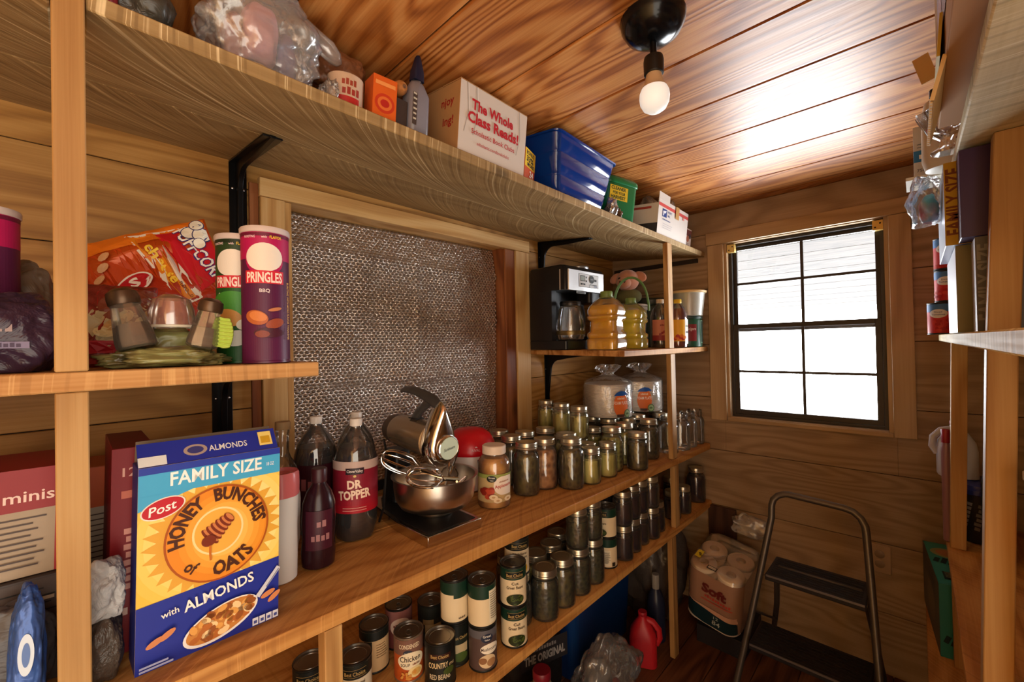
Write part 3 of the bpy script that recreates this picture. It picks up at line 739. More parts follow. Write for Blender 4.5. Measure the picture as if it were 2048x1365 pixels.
# ---------------------------------------------------------------- cans
M_TIN = pm('tin_end', (150, 146, 140), .3, .9)
def make_can(name, label, M, r, H, body, art=None, group=None, pull=True, cat='can', ring=True):
    t = thing(name, label, cat, M=M, group=group)
    MB().lathe([(r-.003, 0), (r, .0006), (r, .003), (r-.0012, .0045), (r-.0012, H-.0045), (r, H-.003), (r, H-.0006), (r-.0018, H)], 36, cap1=False).build('body', [body], t)
    e = MB().lathe([(r-.0018, H), (r-.0026, H-.0008), (r-.003, H-.004), (r-.010, H-.004), (r-.0105, H-.0032), (r-.012, H-.0032), (r-.0125, H-.004), (.0005, H-.004)], 36, cap0=False).build('end', M_TIN, t)
    if pull:
        MB().tube([(.008*math.cos(a)*.8, .004-.012+.011*math.sin(a), H-.0025) for a in [2*PI*i/12 for i in range(12)]], .0011, 6, closed=True).box(-.004, .004, H-.0035, .004, .017, H-.0022).build('pull_tab', M_TIN, t)
    if art: art.build('label_print', t, cyl(r-.0011), .005)
    return t
def base_can(r, H, bg, top=None, toph=.03):
    P = Print(); w = PI*r*.98
    P.rect(-w, .0055, 2*w, H-.011, bg)
    if top: P.rect(-w, H-.0055-toph, 2*w, toph, top)
    return P
CR, CH = .0375, .110
BLK, CRM, GRN, GLD = (20, 26, 22), (226, 206, 168), (22, 52, 38), (190, 158, 96)
def best(kind, two=None, col=GRN, bg=CRM):
    P = base_can(CR, CH, bg, col, .030)
    P.rect(-.026, CH-.030, .052, .016, (16, 22, 20)).rect(-.026, CH-.0145, .052, .0006, GLD).rect(-.026, CH-.0304, .052, .0006, GLD)
    P.text('Best Choice', 0, CH-.0265, .0085, GLD, w=.046)
    if kind: P.text(kind, 0, CH-.048, .0075, (60, 40, 26), w=min(.044, .0062*len(kind)))
    if two: P.text(two, 0, CH-.059, .0075, (60, 40, 26), w=min(.046, .0062*len(two)))
    return P
def veg(P, c1, c2):
    rr = random.Random(5); P.disc(0, .022, .024, .015, c2); L = P.L
    for i in range(26):
        a = rr.random()*6.28; q = rr.random()**.5
        P.disc(.021*q*math.cos(a), .022+.012*q*math.sin(a), .005, .0018, c1 if i % 3 else c2, L, 8, rr.random()*180)
    P.L = L+1; return P
def nutri(P, x, w, H, ink_=(50, 40, 30)):
    P.rect(x, .010, w, H-.024, (232, 220, 190)); P.lines(x+.002, H-.022, w-.004, 12, (H-.040)/12, .0012, ink_); return P
dk = pm('can_dark', (30, 30, 28), .4, .2)
LM = lambda x, y, rz, lift=.0006: LOW.M(x, y, rz, lift)
make_can('food_can', 'cut green beans can on the low shelf front edge, lower of a stack of two', LM(-.835, .853, 57), CR, CH, dk, veg(best('Cut', 'Green Beans'), (70, 84, 34), (38, 46, 20)), 'vegetable cans')
make_can('food_can', 'cut green beans can standing on another one, upper of the stack', LM(-.835, .853, 52, .1112), CR, CH, dk, veg(best('Cut', 'Green Beans'), (70, 84, 34), (38, 46, 20)), 'vegetable cans')
P = base_can(CR, CH, (84, 66, 62), (92, 90, 96), .02); P.disc(.004, .085, .016, .011, (34, 40, 60)); P.text('Great', .004, .087, .006, (236, 230, 220), w=.022); P.text('Value', .004, .079, .004, (236, 230, 220), w=.014)
P.disc(.012, .058, .026, .013, (236, 226, 206)); P.text('Mushrooms', .010, .054, .008, (60, 34, 26), w=.044); P.disc(.004, .028, .022, .017, (216, 190, 150)).disc(.014, .024, .012, .010, (164, 120, 80)).disc(-.008, .030, .010, .008, (140, 96, 60))
make_can('soup_can', 'mushroom can on the low shelf under a cream can', LM(-.837, .737, 60), CR, CH, dk, P, 'soup cans')
P = base_can(CR, CH, CRM, GRN, .032); nutri(P, .010, .030, CH-.004)
make_can('food_can', 'cream can turned to its nutrition panel, standing on the mushroom can', LM(-.837, .737, 62, .1112), CR, CH, dk, P, 'vegetable cans')
P = base_can(CR, CH, (34, 40, 30), (20, 24, 20), .03); P.text('Best Choice', .0, .07, .008, GLD, w=.042); P.rect(-.02, .035, .04, .022, (190, 170, 130)); P.disc(.0, .025, .02, .012, (70, 90, 40))
make_can('food_can', 'dark can under a cream and green can, behind the mushroom can', LM(-.904, .699, 75), CR, CH, dk, P, 'vegetable cans')
P = base_can(CR, CH, CRM, GRN, .030); P.rect(-.004, CH-.045, .05, .018, GRN); P.bars(6, .018, .012, .005, (70, 50, 34), w=.02)
make_can('food_can', 'cream and dark green can stacked behind the nutrition panel can', LM(-.904, .699, 55, .1112), CR, CH, dk, P, 'vegetable cans')
P = base_can(CR, CH, (186, 84, 34), (120, 84, 70), .036)
P.text('CONDENSED', 0, .084, .0105, (232, 214, 180), w=.052); P.disc(-.004, .074, .011, .007, (44, 50, 66)); P.text('Great Value', -.004, .072, .003, (230, 220, 200), w=.016)
P.disc(.004, .054, .033, .021, (238, 222, 188)); P.text('Chicken', .002, .053, .013, (40, 26, 20), w=.050); P.text('SOUP', -.010, .042, .007, (60, 36, 26), w=.022); P.bars(6, .016, .043, .005, (120, 60, 30), w=.018)
P.disc(.014, .026, .018, .013, (240, 214, 150)).disc(.016, .026, .012, .008, (222, 176, 96)); rr = random.Random(2)
for i in range(10): P.disc(-.018+rr.random()*.03, .010+rr.random()*.018, .005, .003, (216, 150, 70), None, 8, rr.random()*180)
make_can('soup_can', 'orange condensed chicken soup can beside the dark country style can', LM(-.951, .587, 60), CR, CH, pm('soup_tin', (150, 130, 110), .35, .6), P, 'soup cans')
P = base_can(CR, CH, (28, 30, 26), (16, 18, 18), .026); P.rect(-.028, .073, .056, .014, (52, 26, 20)); P.text('Best Choice', 0, .077, .008, GLD, w=.044)
P.text('COUNTRY', -.004, .054, .013, (226, 200, 150), w=.048); P.text('STYLE', .030, .055, .006, (226, 200, 150), w=.014); P.text('RED BEANS', 0, .028, .012, (214, 196, 160), w=.050); P.disc(.022, .045, .014, .009, (60, 74, 30))
make_can('food_can', 'dark country style beans can right of the chicken soup', LM(-.874, .628, 52), CR+.001, CH, dk, P, 'vegetable cans', pull=False)
P = best('Whole Kernel', 'Sweet Corn', (26, 28, 24)); P.disc(0, .022, .024, .017, (214, 166, 40)); rr = random.Random(8); L = P.L
for i in range(24): P.disc(rr.uniform(-.016, .016), rr.uniform(.012, .032), .0035, .003, (236, 196, 76), L, 8)
make_can('food_can', 'sweet corn can standing on a stout jar behind the green beans', LM(-.883, .920, 58, .1512), CR, CH, dk, P, 'vegetable cans')
P = best('Cut', 'Green Beans'); nutri(P, -.045, .028, CH-.026); veg(P, (70, 84, 34), (38, 46, 20))
P2 = base_can(CR, CH, CRM, GRN, .028); P2.rect(-.050, CH-.05, .030, .02, GRN); nutri(P2, -.03, .045, CH-.030); P2.rect(.018, .010, .012, .014, (40, 34, 28))
make_can('food_can', 'cream can at the front of the low shelf among dark jars, lower of two', LM(-.857, 1.381, 30), CR, CH, dk, P2, 'vegetable cans')
make_can('food_can', 'cut green beans can among the dark jars, upper of two', LM(-.857, 1.381, -5, .1112), CR, CH, dk, P, 'vegetable cans')
P = best('Whole Kernel', 'Sweet Corn', (24, 28, 24), (218, 204, 176)); P.disc(0, .02, .024, .016, (206, 166, 60))
make_can('food_can', 'whole kernel corn can beside the short orange post', LM(-.970, .455, 62), CR, CH, dk, P, 'vegetable cans', pull=False)
P = base_can(CR, CH, (206, 170, 122), (24, 28, 24), .022); P.rect(-.03, CH-.05, .02, .022, (24, 28, 24)); P.lines(.0, .07, .03, 6, .006, .001, (90, 66, 40))
make_can('food_can', 'tan labelled can with black top between the corn can and chicken soup', LM(-1.043, .541, 70), CR, CH, dk, P, 'vegetable cans', pull=False)
P = base_can(CR, CH, (120, 62, 58), (150, 96, 90), .05); P.disc(.004, .062, .028, .024, (226, 196, 176)); P.bars(6, .002, .062, .008, (120, 50, 40), w=.034); P.bars(4, .004, .052, .005, (120, 50, 40), w=.02)
make_can('soup_can', 'maroon soup can with a pale round label, under the counter edge', LM(-1.07, .63, 60), CR, CH, dk, P, 'soup cans')
P = base_can(CR, CH, (44, 40, 32), (30, 32, 28), .03); P.rect(-.02, .030, .05, .03, (170, 140, 96)); P.rect(-.026, .06, .03, .014, (140, 110, 70))
make_can('food_can', 'dark can with a tan panel behind the country style can', LM(-1.015, .700, 60), CR, CH, dk, P, 'vegetable cans')
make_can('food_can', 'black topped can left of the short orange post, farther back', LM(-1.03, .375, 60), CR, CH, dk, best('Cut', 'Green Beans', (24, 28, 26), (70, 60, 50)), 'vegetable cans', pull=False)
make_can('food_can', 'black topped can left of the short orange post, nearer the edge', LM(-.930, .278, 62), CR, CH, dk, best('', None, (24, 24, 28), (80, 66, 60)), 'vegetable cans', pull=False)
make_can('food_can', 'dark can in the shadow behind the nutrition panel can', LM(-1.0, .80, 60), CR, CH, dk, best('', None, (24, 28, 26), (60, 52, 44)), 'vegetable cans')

# ---------------------------------------------------------------- foam plates in bags, on the jar lids
def plates(label, x, y, rz, z0, txt):
    t = thing('foam_plates', label, 'plates', (x, y, z0), rz, 'bagged foam plates')
    n = 24; prof = []
    for i in range(n):
        z = .004+i*.0062; prof += [(.1045, z), (.108, z+.0020), (.108, z+.0042), (.1045, z+.0061)]
    MB().lathe(prof+[(.098, .004+n*.0062-.004), (.07, .004+n*.0062-.014), (.0005, .004+n*.0062-.014)], 40).build('plate_stack', pm('white_foam', (236, 226, 216), .7), t, smooth=20)
    hz = .004+n*.0062
    def wob(tt, z): return 1+.05*noise.noise(Vector((math.cos(tt)*2, math.sin(tt)*2, z*18)))
    bag = MB().lathe([(.10, .001), (.113, .004), (.117, .03), (.115, .09), (.114, hz-.01), (.108, hz+.010), (.075, hz+.026), (.040, hz+.034), (.022, hz+.042), (.020, hz+.047), (.034, hz+.056), (.046, hz+.070), (.040, hz+.083), (.030, hz+.088)], 48, cap1=False,
               wob=lambda tt, z: wob(tt, z)*(1 if z < hz+.02 else 1+(.42*math.sin(tt*5+z*70)+.3*math.sin(tt*3-z*120))*min(1, (z-hz-.02)/.03))).build('bag', M_CLEAR, t, smooth=60)
    P = Print(.0004); cx = txt
    P.disc(cx, .062, .036, .054, (222, 112, 50)); P.poly([(cx-.034, .104), (cx-.022, .118), (cx, .126), (cx+.02, .123), (cx+.038, .108), (cx+.026, .110), (cx+.012, .104), (cx-.004, .110), (cx-.02, .104)], (24, 84, 170))
    P.bars(6, cx, .088, .009, (240, 210, 180), w=.036); P.text('FOAM PLATES', cx+.002, .066, .014, (244, 232, 220), w=.076); P.disc(cx+.030, .024, .017, .019, (74, 110, 66)).disc(cx+.030, .024, .013, .015, (150, 176, 130)); P.bars(3, cx+.030, .020, .009, (50, 84, 48), w=.016)
    P.rect(cx-.022, .010, .034, .012, (70, 54, 50))
    P.build('label_print', t, cyl(.1185), .012)
zj = CNT.z(-1.05, 1.76)+.1785
plates('bag of white foam plates with an orange label, nearer one with its tied top', -1.065, 1.755, 52, zj, .018)
plates('bag of white foam plates partly hidden behind the nearer bag', -1.05, 2.045, 40, CNT.z(-1.05, 2.045)+.1795, -.004)
# ================================================================ COUNTER SHELF
CM = lambda x, y, rz=0, lean=0, lift=.0006: CNT.M(x, y, rz, lift, lean)
def carton(name, label, M, w, d, h, mats, art=None, side=None, top=None, cat='box', group=None, bevel=.0012, open_top=False):
    """printed carton: front is local -Y; art/side are Prints whose origin is the lower left of the front / of the right (+X) side"""
    t = thing(name, label, cat, M=M, group=group)
    mb = MB()
    if open_top: mb.box(-w/2, -d/2, 0, w/2, d/2, h-.004)
    else: mb.box(-w/2, -d/2, 0, w/2, d/2, h)
    mb.build('carton', mats, t, bevel=bevel)
    if art: art.build('front_print', t, flat(-d/2-.0001, -w/2, 0))
    if side: side.build('side_print', t, lambda x, z, e: (w/2+.0001+e, -d/2+x, z))
    if top: top.build('top_print', t, lambda x, z, e: (-w/2+x, -d/2+z, h+.0001+e))
    return t
# ---------------------------------------------------------------- cereal box
w, d, h = .196, .058, .305
BLUE, YEL = (34, 48, 150), (238, 196, 70)
P = Print(.00016, (0, 0, w, h))
P.rect(.0, 0, w, h, YEL)
for i in range(5): P.disc(w*.55, .185, .125-.012*i, .120-.011*i, [(240, 202, 84), (243, 210, 100), (246, 218, 118), (248, 226, 140), (250, 234, 166)][i], n=40)
P.star(w*.52, .180, .098, .080, 30, (226, 168, 60), .98)
P.poly([(0, 0), (w, 0), (w, .108), (0, .098)], BLUE)
P.rect(0, .098+.163, w, h-.261, (70, 168, 214)); P.rect(0, h-.011, w, .011, (40, 60, 160)); P.poly([(0, .24), (.0, .262), (.07, .262)], (70, 168, 214))
P.text('FAMILY SIZE', .102, .272, .0205, (246, 246, 240), w=.128, bold=.02); P.text('18 OZ', .180, .276, .006, (230, 240, 246), w=.012)
P.disc(.030, .240, .028, .0155, (236, 226, 214), rot=14).disc(.030, .240, .026, .0138, (190, 30, 44), rot=14); P.text('Post', .030, .2335, .0135, (250, 244, 238), w=.036, shear=.25, rot=12)
cx, cy = .104, .180
P.disc(cx, cy, .0735, .0775, (170, 84, 20), n=48).disc(cx, cy, .0705, .0745, (230, 140, 34), n=48)
for i in range(4): P.disc(cx+.006, cy, .062-.009*i, .066-.009*i, [(234, 152, 44), (238, 164, 56), (242, 178, 72), (246, 192, 90)][i], n=40)
P.disc(cx-.002, cy+.004, .036, .038, (250, 222, 160), n=40).disc(cx-.002, cy+.004, .033, .035, (240, 176, 70), n=40)
TX = (74, 34, 16)
P.text('HONEY', 0, 0, .0195, TX, arc=(cx, cy+.002, .049, .052, 152, 1), bold=.04, w=.066)
P.text('BUNCHES', 0, 0, .0195, TX, arc=(cx, cy+.002, .049, .052, 50, 1), bold=.04, w=.086)
P.text('of', 0, 0, .0175, TX, arc=(cx, cy+.002, .066, .069, 229, -1), bold=.02, w=.019)
P.text('OATS', 0, 0, .0215, TX, arc=(cx, cy+.002, .066, .069, 290, -1), bold=.04, w=.070)
for i in range(6):   # honey dipper
    a = R(38); q = -.014+i*.0066; P.disc(cx-.003+q*math.cos(a), cy+.008+q*math.sin(a)*1.2, .0052, .0175-.0015*i, (120, 44, 18), rot=40).disc(cx-.002+q*math.cos(a), cy+.0095+q*math.sin(a)*1.2, .0030, .0155-.0015*i, (206, 124, 70), rot=40)
P.disc(cx-.016, cy-.008, .010, .009, (120, 44, 18)); P.line([(cx-.014, cy-.016), (cx-.014, cy-.030), (cx-.013, cy-.040)], .003, (196, 110, 30))
P.text('with', .040, .0745, .0095, (240, 236, 226), w=.022, rot=6); P.text('ALMONDS', .106, .077, .0165, (248, 244, 236), w=.098, rot=7, bold=.02)
P.line([(w-.002, .092), (.172, .066), (.160, .052)], .008, (206, 210, 222)); P.line([(w-.002, .089), (.174, .064)], .002, (120, 130, 160))
P.disc(.108, .036, .054, .026, (236, 232, 228), rot=16, n=36).disc(.108, .037, .050, .023, (196, 130, 60), rot=16, n=36)
rr = random.Random(4); L = P.L
for i in range(60):
    a = rr.random()*6.28; q = rr.random()**.5; x, y = .046*q*math.cos(a), .019*q*math.sin(a)
    P.disc(.108+x*.96-y*.27, .038+x*.27+y*.96, .0075, .005, [(222, 160, 80), (180, 104, 44), (240, 206, 150), (150, 84, 36)][i % 4], L+i % 3, 9, rr.random()*180)
P.L = L+4
for x, y, r_ in ((.022, .043, 24), (.036, .048, 30), (.176, .052, 18), (.186, .044, 35)): P.disc(x, y, .012, .0048, (206, 132, 84), rot=r_, n=14)
P.rect(.004, .006, .040, .003, (160, 166, 206)).rect(.004, .011, .034, .003, (160, 166, 206))
for i in range(4): P.rect(.152+i*.0105, .006, .009, .0125, (216, 220, 232)); P.rect(.154+i*.0105, .009, .005, .005, (70, 80, 150))
t = carton('cereal_box', 'blue and yellow family size cereal box at the front of the counter', CM(-.876, .156, 92), w, d, h, pm('cereal_card', (40, 50, 130), .45), P, cat='cereal box')
# raised top flap
P = Print(.0002); P.rect(0, 0, w*.985, .040, (36, 48, 150)); P.disc(.072, .018, .016, .010, (170, 150, 140)).disc(.072, .018, .011, .0065, (60, 60, 120)); P.text('ALMONDS', .118, .012, .0105, (232, 230, 226), w=.056); P.rect(.165, .008, .021, .027, (240, 214, 120)); P.rect(.168, .012, .015, .014, (206, 160, 40)); P.rect(.0, .0, .034, .016, (226, 228, 226))
f = MB().box(0, 0, 0, w*.985, .0012, .040).build('top_flap', pm('cereal_card', (40, 50, 130), .45), t, loc=(-w/2, -d/2+.001, h+.0004), rot=(R(-38), 0, 0))
P.build('flap_print', f, flat(-.0003))
MB().box(-w/2+.002, 0, 0, w/2-.002, .0012, .034).build('rear_flap', pm('grey_card', (128, 108, 88), .8), t, loc=(0, d/2-.0025, h+.0004), rot=(R(14), 0, 0))

# ---------------------------------------------------------------- far left of the counter
P = Print(); P.rect(0, 0, .30, .155, (156, 138, 116)); P.rect(0, .095, .30, .06, (136, 26, 32)); P.rect(.288, 0, .012, .155, (150, 24, 30)); P.text('minis', .262, .108, .016, (226, 196, 186), w=.050); P.lines(.20, .083, .085, 9, .0085, .0022, (66, 50, 44)); P.bars(2, .03, .108, .02, (240, 214, 204), w=.03)
carton('snack_box', 'red and tan box of minis at the far left, on a dark case', CM(-1.02, -.16, 90, lift=.156), .30, .16, .155, pm('red_card', (150, 30, 34), .5), P)
P = Print(); P.rect(0, 0, .36, .15, (66, 54, 50)); P.lines(.10, .135, .24, 12, .0105, .002, (24, 20, 18)); P.rect(.01, .02, .07, .1, (40, 34, 34)); P.lines(.20, .12, .14, 9, .011, .005, (150, 132, 112))
carton('snack_box', 'dark printed case under the red minis box, far left', CM(-1.02, -.175, 90), .36, .18, .154, pm('dark_card', (52, 42, 40), .5), P)
P = Print(); P.rect(0, 0, .085, .26, (196, 176, 152)); P.rect(0, .185, .085, .075, (206, 88, 34)); P.lines(.01, .17, .062, 14, .010, .0022, (90, 70, 60)); P.rect(.01, .02, .06, .03, (90, 70, 66))
carton('snack_box', 'orange-topped box just right of the left post, behind the tall red box', CM(-1.20, .020, 90), .085, .12, .262, pm('orange_card', (180, 80, 34), .5), P)
P = Print(); P.rect(0, 0, .052, .325, (128, 18, 30)); P.text('12', .022, .28, .014, (220, 170, 160), w=.018); P.rect(.012, .245, .030, .012, (200, 110, 90)); P.bars(8, .030, .150, .014, (214, 150, 140), rot=90, w=.10); P.bars(2, .025, .06, .014, (220, 180, 170), w=.02); P.rect(.038, 0, .014, .325, (62, 12, 24))
carton('snack_box', 'tall narrow dark red box left of the family size cereal', CM(-1.02, .060, 90), .052, .19, .326, pm('dark_red_card', (110, 16, 28), .45), P)

def blob_bag(name, label, M, size, mat, seed=1, cat='bag', amp=.18, pinch=0, art=None, sub=5, group=None, tie=None, fm=None):
    """crumpled bag: a displaced sphere flattened on what it rests on"""
    t = thing(name, label, cat, M=M, group=group)
    bm = bmesh.new(); bmesh.ops.create_icosphere(bm, subdivisions=sub, radius=1)
    sd = Vector((seed*3.1, seed*1.7, seed*.9))
    for v in bm.verts:
        p = v.co.copy(); k = 1+amp*noise.noise(p*1.6+sd)+amp*.6*abs(noise.noise(p*3.7+sd))-amp*.3*abs(noise.noise(p*8+sd))
        q = Vector((p.x*abs(p.x)**-.25 if abs(p.x) > 1e-4 else 0, p.y*abs(p.y)**-.25 if abs(p.y) > 1e-4 else 0, p.z))*k
        z = (q.z+.85)/1.85
        if pinch and z > .62: f = max(.14, 1-pinch*(z-.62)); q.x *= f; q.y *= f
        v.co = Vector((q.x*size[0]/2, q.y*size[1]/2, max(0.0005, z*size[2])))
        if fm: v.co = fm(v.co)
    me = bpy.data.meshes.new('film'); bm.to_mesh(me); bm.free(); me.materials.append(mat)
    me.polygons.foreach_set('use_smooth', [True]*len(me.polygons))
    o = bpy.data.objects.new('film', me); COL.objects.link(o); o.parent = t
    return t
W_BAG = wrinkle('white_plastic_bag', (206, 206, 206), .35, 22, .7)
blob_bag('plastic_bag', 'white crumpled plastic bag right of the left post, on the dark wrapped loaf', CM(-.880, .028, 90, lift=.092), (.046, .062, .082), W_BAG, 3, amp=.3)
blob_bag('plastic_bag', 'dark translucent bag under the white bag by the left post', CM(-.880, .026, 90), (.046, .062, .091), wrinkle('smoky_bag', (96, 84, 74), .3, 20, .8), 5)
blob_bag('chip_bag', 'dark grey foil bag behind the blue bag at the far left', CM(-.900, -.062, 90), (.075, .036, .135), wrinkle('grey_foil_bag', (74, 70, 72), .35, 10, .6, .15), 8)
t = blob_bag('chip_bag', 'blue and silver bag at the far left counter edge', CM(-.846, -.046, 90), (.034, .056, .175), wrinkle('blue_foil_bag', (62, 100, 176), .3, 9, .6, .2), 11)
P = Print(.0006); P.disc(0, .10, .007, .026, (206, 220, 236)).disc(0, .10, .0035, .015, (90, 120, 180)); P.build('bag_print', t, lambda x, z, e: (x, -.0305-e, z))

# ---------------------------------------------------------------- bottles
def bottle(name, label, M, prof, mat, fill=None, fillmat=None, cap=None, capmat=None, art=None, ar=None, cat='bottle', group=None, foot=False, k=.95, n=36):
    t = thing(name, label, cat, M=M, group=group)
    wob = None
    if foot: wob = lambda a, z: 1-.10*max(0, 1-z/.035)*(.5+.5*math.cos(5*a))
    MB().lathe(prof, n, cap1=False, wob=wob).build('body', mat, t)
    if fill:
        pr = [(r*k, z) for r, z in prof if z < fill]; pr[0] = (pr[0][0], .003)
        r_ = np.interp(fill, [z for _, z in prof], [r for r, _ in prof])*k
        MB().lathe(pr+[(r_, fill)], n, wob=wob).build('contents', fillmat, t)
    if cap:
        r, z0, z1 = cap; mb = MB().lathe([(r*.98, z0), (r, z0+.001), (r, z1-.002), (r*.93, z1), (.0005, z1)], 28, wob=lambda a, z: 1+.018*math.cos(22*a)); mb.build('cap', capmat, t)
    if art: art.build('label_print', t, cyl(ar), .006)
    return t
COLA = pm('dark_soda', (22, 9, 14), .4, 0, .1)
P2L = [(.036, 0), (.047, .003), (.0545, .020), (.055, .05), (.0540, .065), (.055, .08), (.055, .19), (.0535, .205), (.046, .232), (.032, .258), (.019, .274), (.0145, .282), (.0145, .292)]
P = Print(.0003); r_ = .0553; w_ = PI*r_*.999
P.rect(-w_, .075, 2*w_, .125, (134, 26, 46)); P.rect(-w_, .182, 2*w_, .022, (196, 170, 160)); rr = random.Random(1); L = P.L
for i in range(5): P.rect(-w_, .075+.010*i, 2*w_, .010, [(176, 22, 40), (168, 24, 42), (158, 24, 44), (150, 26, 46), (142, 26, 46)][i], L)
P.L = L+1
P.rect(-.022, .172, .044, .016, (40, 20, 30)); P.text('CloverValley', 0, .177, .007, (236, 220, 214), w=.038); P.disc(0, .168, .004, .003, (220, 190, 110), n=8)
P.text('DR', 0, .138, .020, (244, 214, 190), w=.034, bold=.04, rot=3); P.text('TOPPER', 0, .112, .021, (244, 214, 190), w=.078, bold=.04, rot=4); P.lines(-.028, .088, .056, 2, .006, .002, (216, 140, 130), 0)
bottle('soda_bottle', 'two litre dark soda bottle with a maroon label, front of three', CM(-1.075, .510, 62), P2L, M_PET, .235, COLA, (.0155, .286, .305), pm('cap_white', (226, 216, 206), .4), P, r_, group='two litre soda bottles', foot=True)
P = Print(.0003); P.rect(-w_, .075, 2*w_, .11, (58, 14, 26)); P.bars(4, 0, .12, .03, (150, 90, 96), w=.07)
bottle('soda_bottle', 'two litre dark soda bottle at the left, behind the front one', CM(-1.19, .452, 50), P2L, M_PET, .225, COLA, (.0155, .286, .305), pm('cap_white', (226, 216, 206), .4), P, r_, group='two litre soda bottles', foot=True)
P = Print(.0003); P.rect(-w_, .075, 2*w_, .11, (48, 12, 24)); P.bars(4, 0, .12, .03, (150, 90, 96), w=.07)
bottle('soda_bottle', 'two litre dark soda bottle at the right, half hidden behind the front one', CM(-1.19, .566, 60), P2L, M_PET, .225, COLA, (.0155, .286, .305), pm('cap_white', (226, 216, 206), .4), P, r_, group='two litre soda bottles', foot=True)
P = Print(.0003); P.rect(-.03, .045, .06, .085, (66, 18, 34)); P.bars(2, .006, .095, .014, (160, 110, 110), w=.022); P.bars(4, .004, .065, .014, (160, 110, 110), w=.04)
bottle('syrup_bottle', 'small dark red squeeze bottle leaning among the soda bottles', CM(-.990, .382, 70), [(.028, 0), (.034, .004), (.036, .03), (.034, .06), (.036, .10), (.034, .14), (.026, .165), (.016, .180), (.014, .186)], pm('dark_plum_plastic', (42, 16, 24), .25), cap=(.0165, .186, .216), capmat=pm('plum_cap', (60, 22, 28), .4), art=P, ar=.0365)
bottle('glass_bottle', 'clear glass bottle with a wooden stopper behind the cereal box', CM(-1.155, .357, 0), [(.030, 0), (.036, .004), (.037, .02), (.037, .17), (.033, .195), (.020, .215), (.0145, .230), (.0140, .275), (.0155, .278), (.0155, .286)], M_GLASS, None, None, (.0175, .286, .306), pm('wood_stopper', (158, 128, 88), .6))
# white roll of bags with a pink plastic top
t = thing('bag_roll', 'white roll wrapped in film with a pink plastic top beside the cereal box', 'roll', M=CM(-.985, .300, 0))
MB().lathe([(.030, 0), (.0335, .003), (.034, .05), (.033, .11), (.034, .178)], 32, wob=lambda a, z: 1+.012*noise.noise(Vector((math.cos(a)*2, math.sin(a)*2, z*30)))).build('roll', pm('white_paper', (222, 216, 208), .8), t)
MB().lathe([(.0352, .176), (.0356, .20), (.0345, .222), (.033, .226), (.030, .219), (.018, .222), (.0005, .214)], 40, cap0=False, wob=lambda a, z: 1+.02*math.sin(9*a+z*300)).build('pink_wrap', pm('pink_plastic', (204, 104, 104), .35), t)
blob_bag('paper_bundle', 'crumpled white paper bundle behind the film-wrapped white roll', CM(-1.062, .338, 60), (.056, .056, .20), wrinkle('white_paper_wrap', (216, 208, 196), .6, 14, .6), 21, 'bundle', .14)

# ---------------------------------------------------------------- stand mixer
t = thing('stand_mixer', 'chrome stand mixer with a steel bowl and wire whisks on the counter', 'mixer', M=CM(-1.0, .700, 90))
# local: front is -Y (towards the aisle), x to the right
M_BR = pm('brushed_steel', (196, 186, 174), .28, 1); M_MIXB = pm('mixer_black', (26, 24, 24), .4)
mb = MB(); ring0 = [(-.105, -.130), (.070, -.130), (.074, .02), (.060, .16), (.030, .235), (-.045, .235), (-.085, .16), (-.105, .02)]
mb.loft([[Vector((x, y, z)) for x, y in ring0] for z in (.0, .026)]); mb.build('base_plate', pm('chrome_plate', (206, 198, 186), .2, 1), t, bevel=.002)
mb = MB(); mb.loft([[Vector((x*.86-.002, y*.9+(.0 if y > 0 else .0), z)) for x, y in ring0] for z in (.0262, .0275)]); mb.build('turntable_mat', M_MIXB, t)
MB().loft([[Vector((p.x, p.y+.180, z)) for p in rrect(a, b, .015)] for z, a, b in ((.0278, .075, .085), (.10, .06, .065), (.18, .058, .062))]).build('column', M_MIXB, t)
bl = MB().lathe([(.050, .0278), (.052, .032), (.046, .036), (.066, .044), (.096, .054), (.109, .074), (.114, .105), (.1155, .1315), (.121, .1335), (.1215, .1355), (.117, .1360), (.113, .134), (.1115, .105), (.106, .076), (.092, .058), (.05, .050), (.0005, .050)], 56, c=(.006, -.005, 0)).build('bowl', M_BR, t, smooth=50)
# head: horizontal motor body, nose, dial, handle
HY = Matrix.Translation((-.006, 0, .232)) @ Matrix.Rotation(R(3), 4, 'X')
def hy(prof, nm, mat, M0=HY, n=32, sx=1.0, sz=1.0):
    mb = MB()
    mb.loft([[M0 @ Vector((r*sx*math.cos(2*PI*j/n), y, r*sz*math.sin(2*PI*j/n))) for j in range(n)] for r, y in prof]); return mb.build(nm, mat, t)
hy([(.030, .205), (.040, .200), (.044, .185), (.044, .165)], 'rear_cap', pm('mixer_rear', (70, 54, 44), .45))
hy([(.0435, .1649), (.047, .150), (.049, .09), (.050, .03), (.050, -.015)], 'motor_body', pm('mixer_enamel', (176, 156, 132), .22, .8))
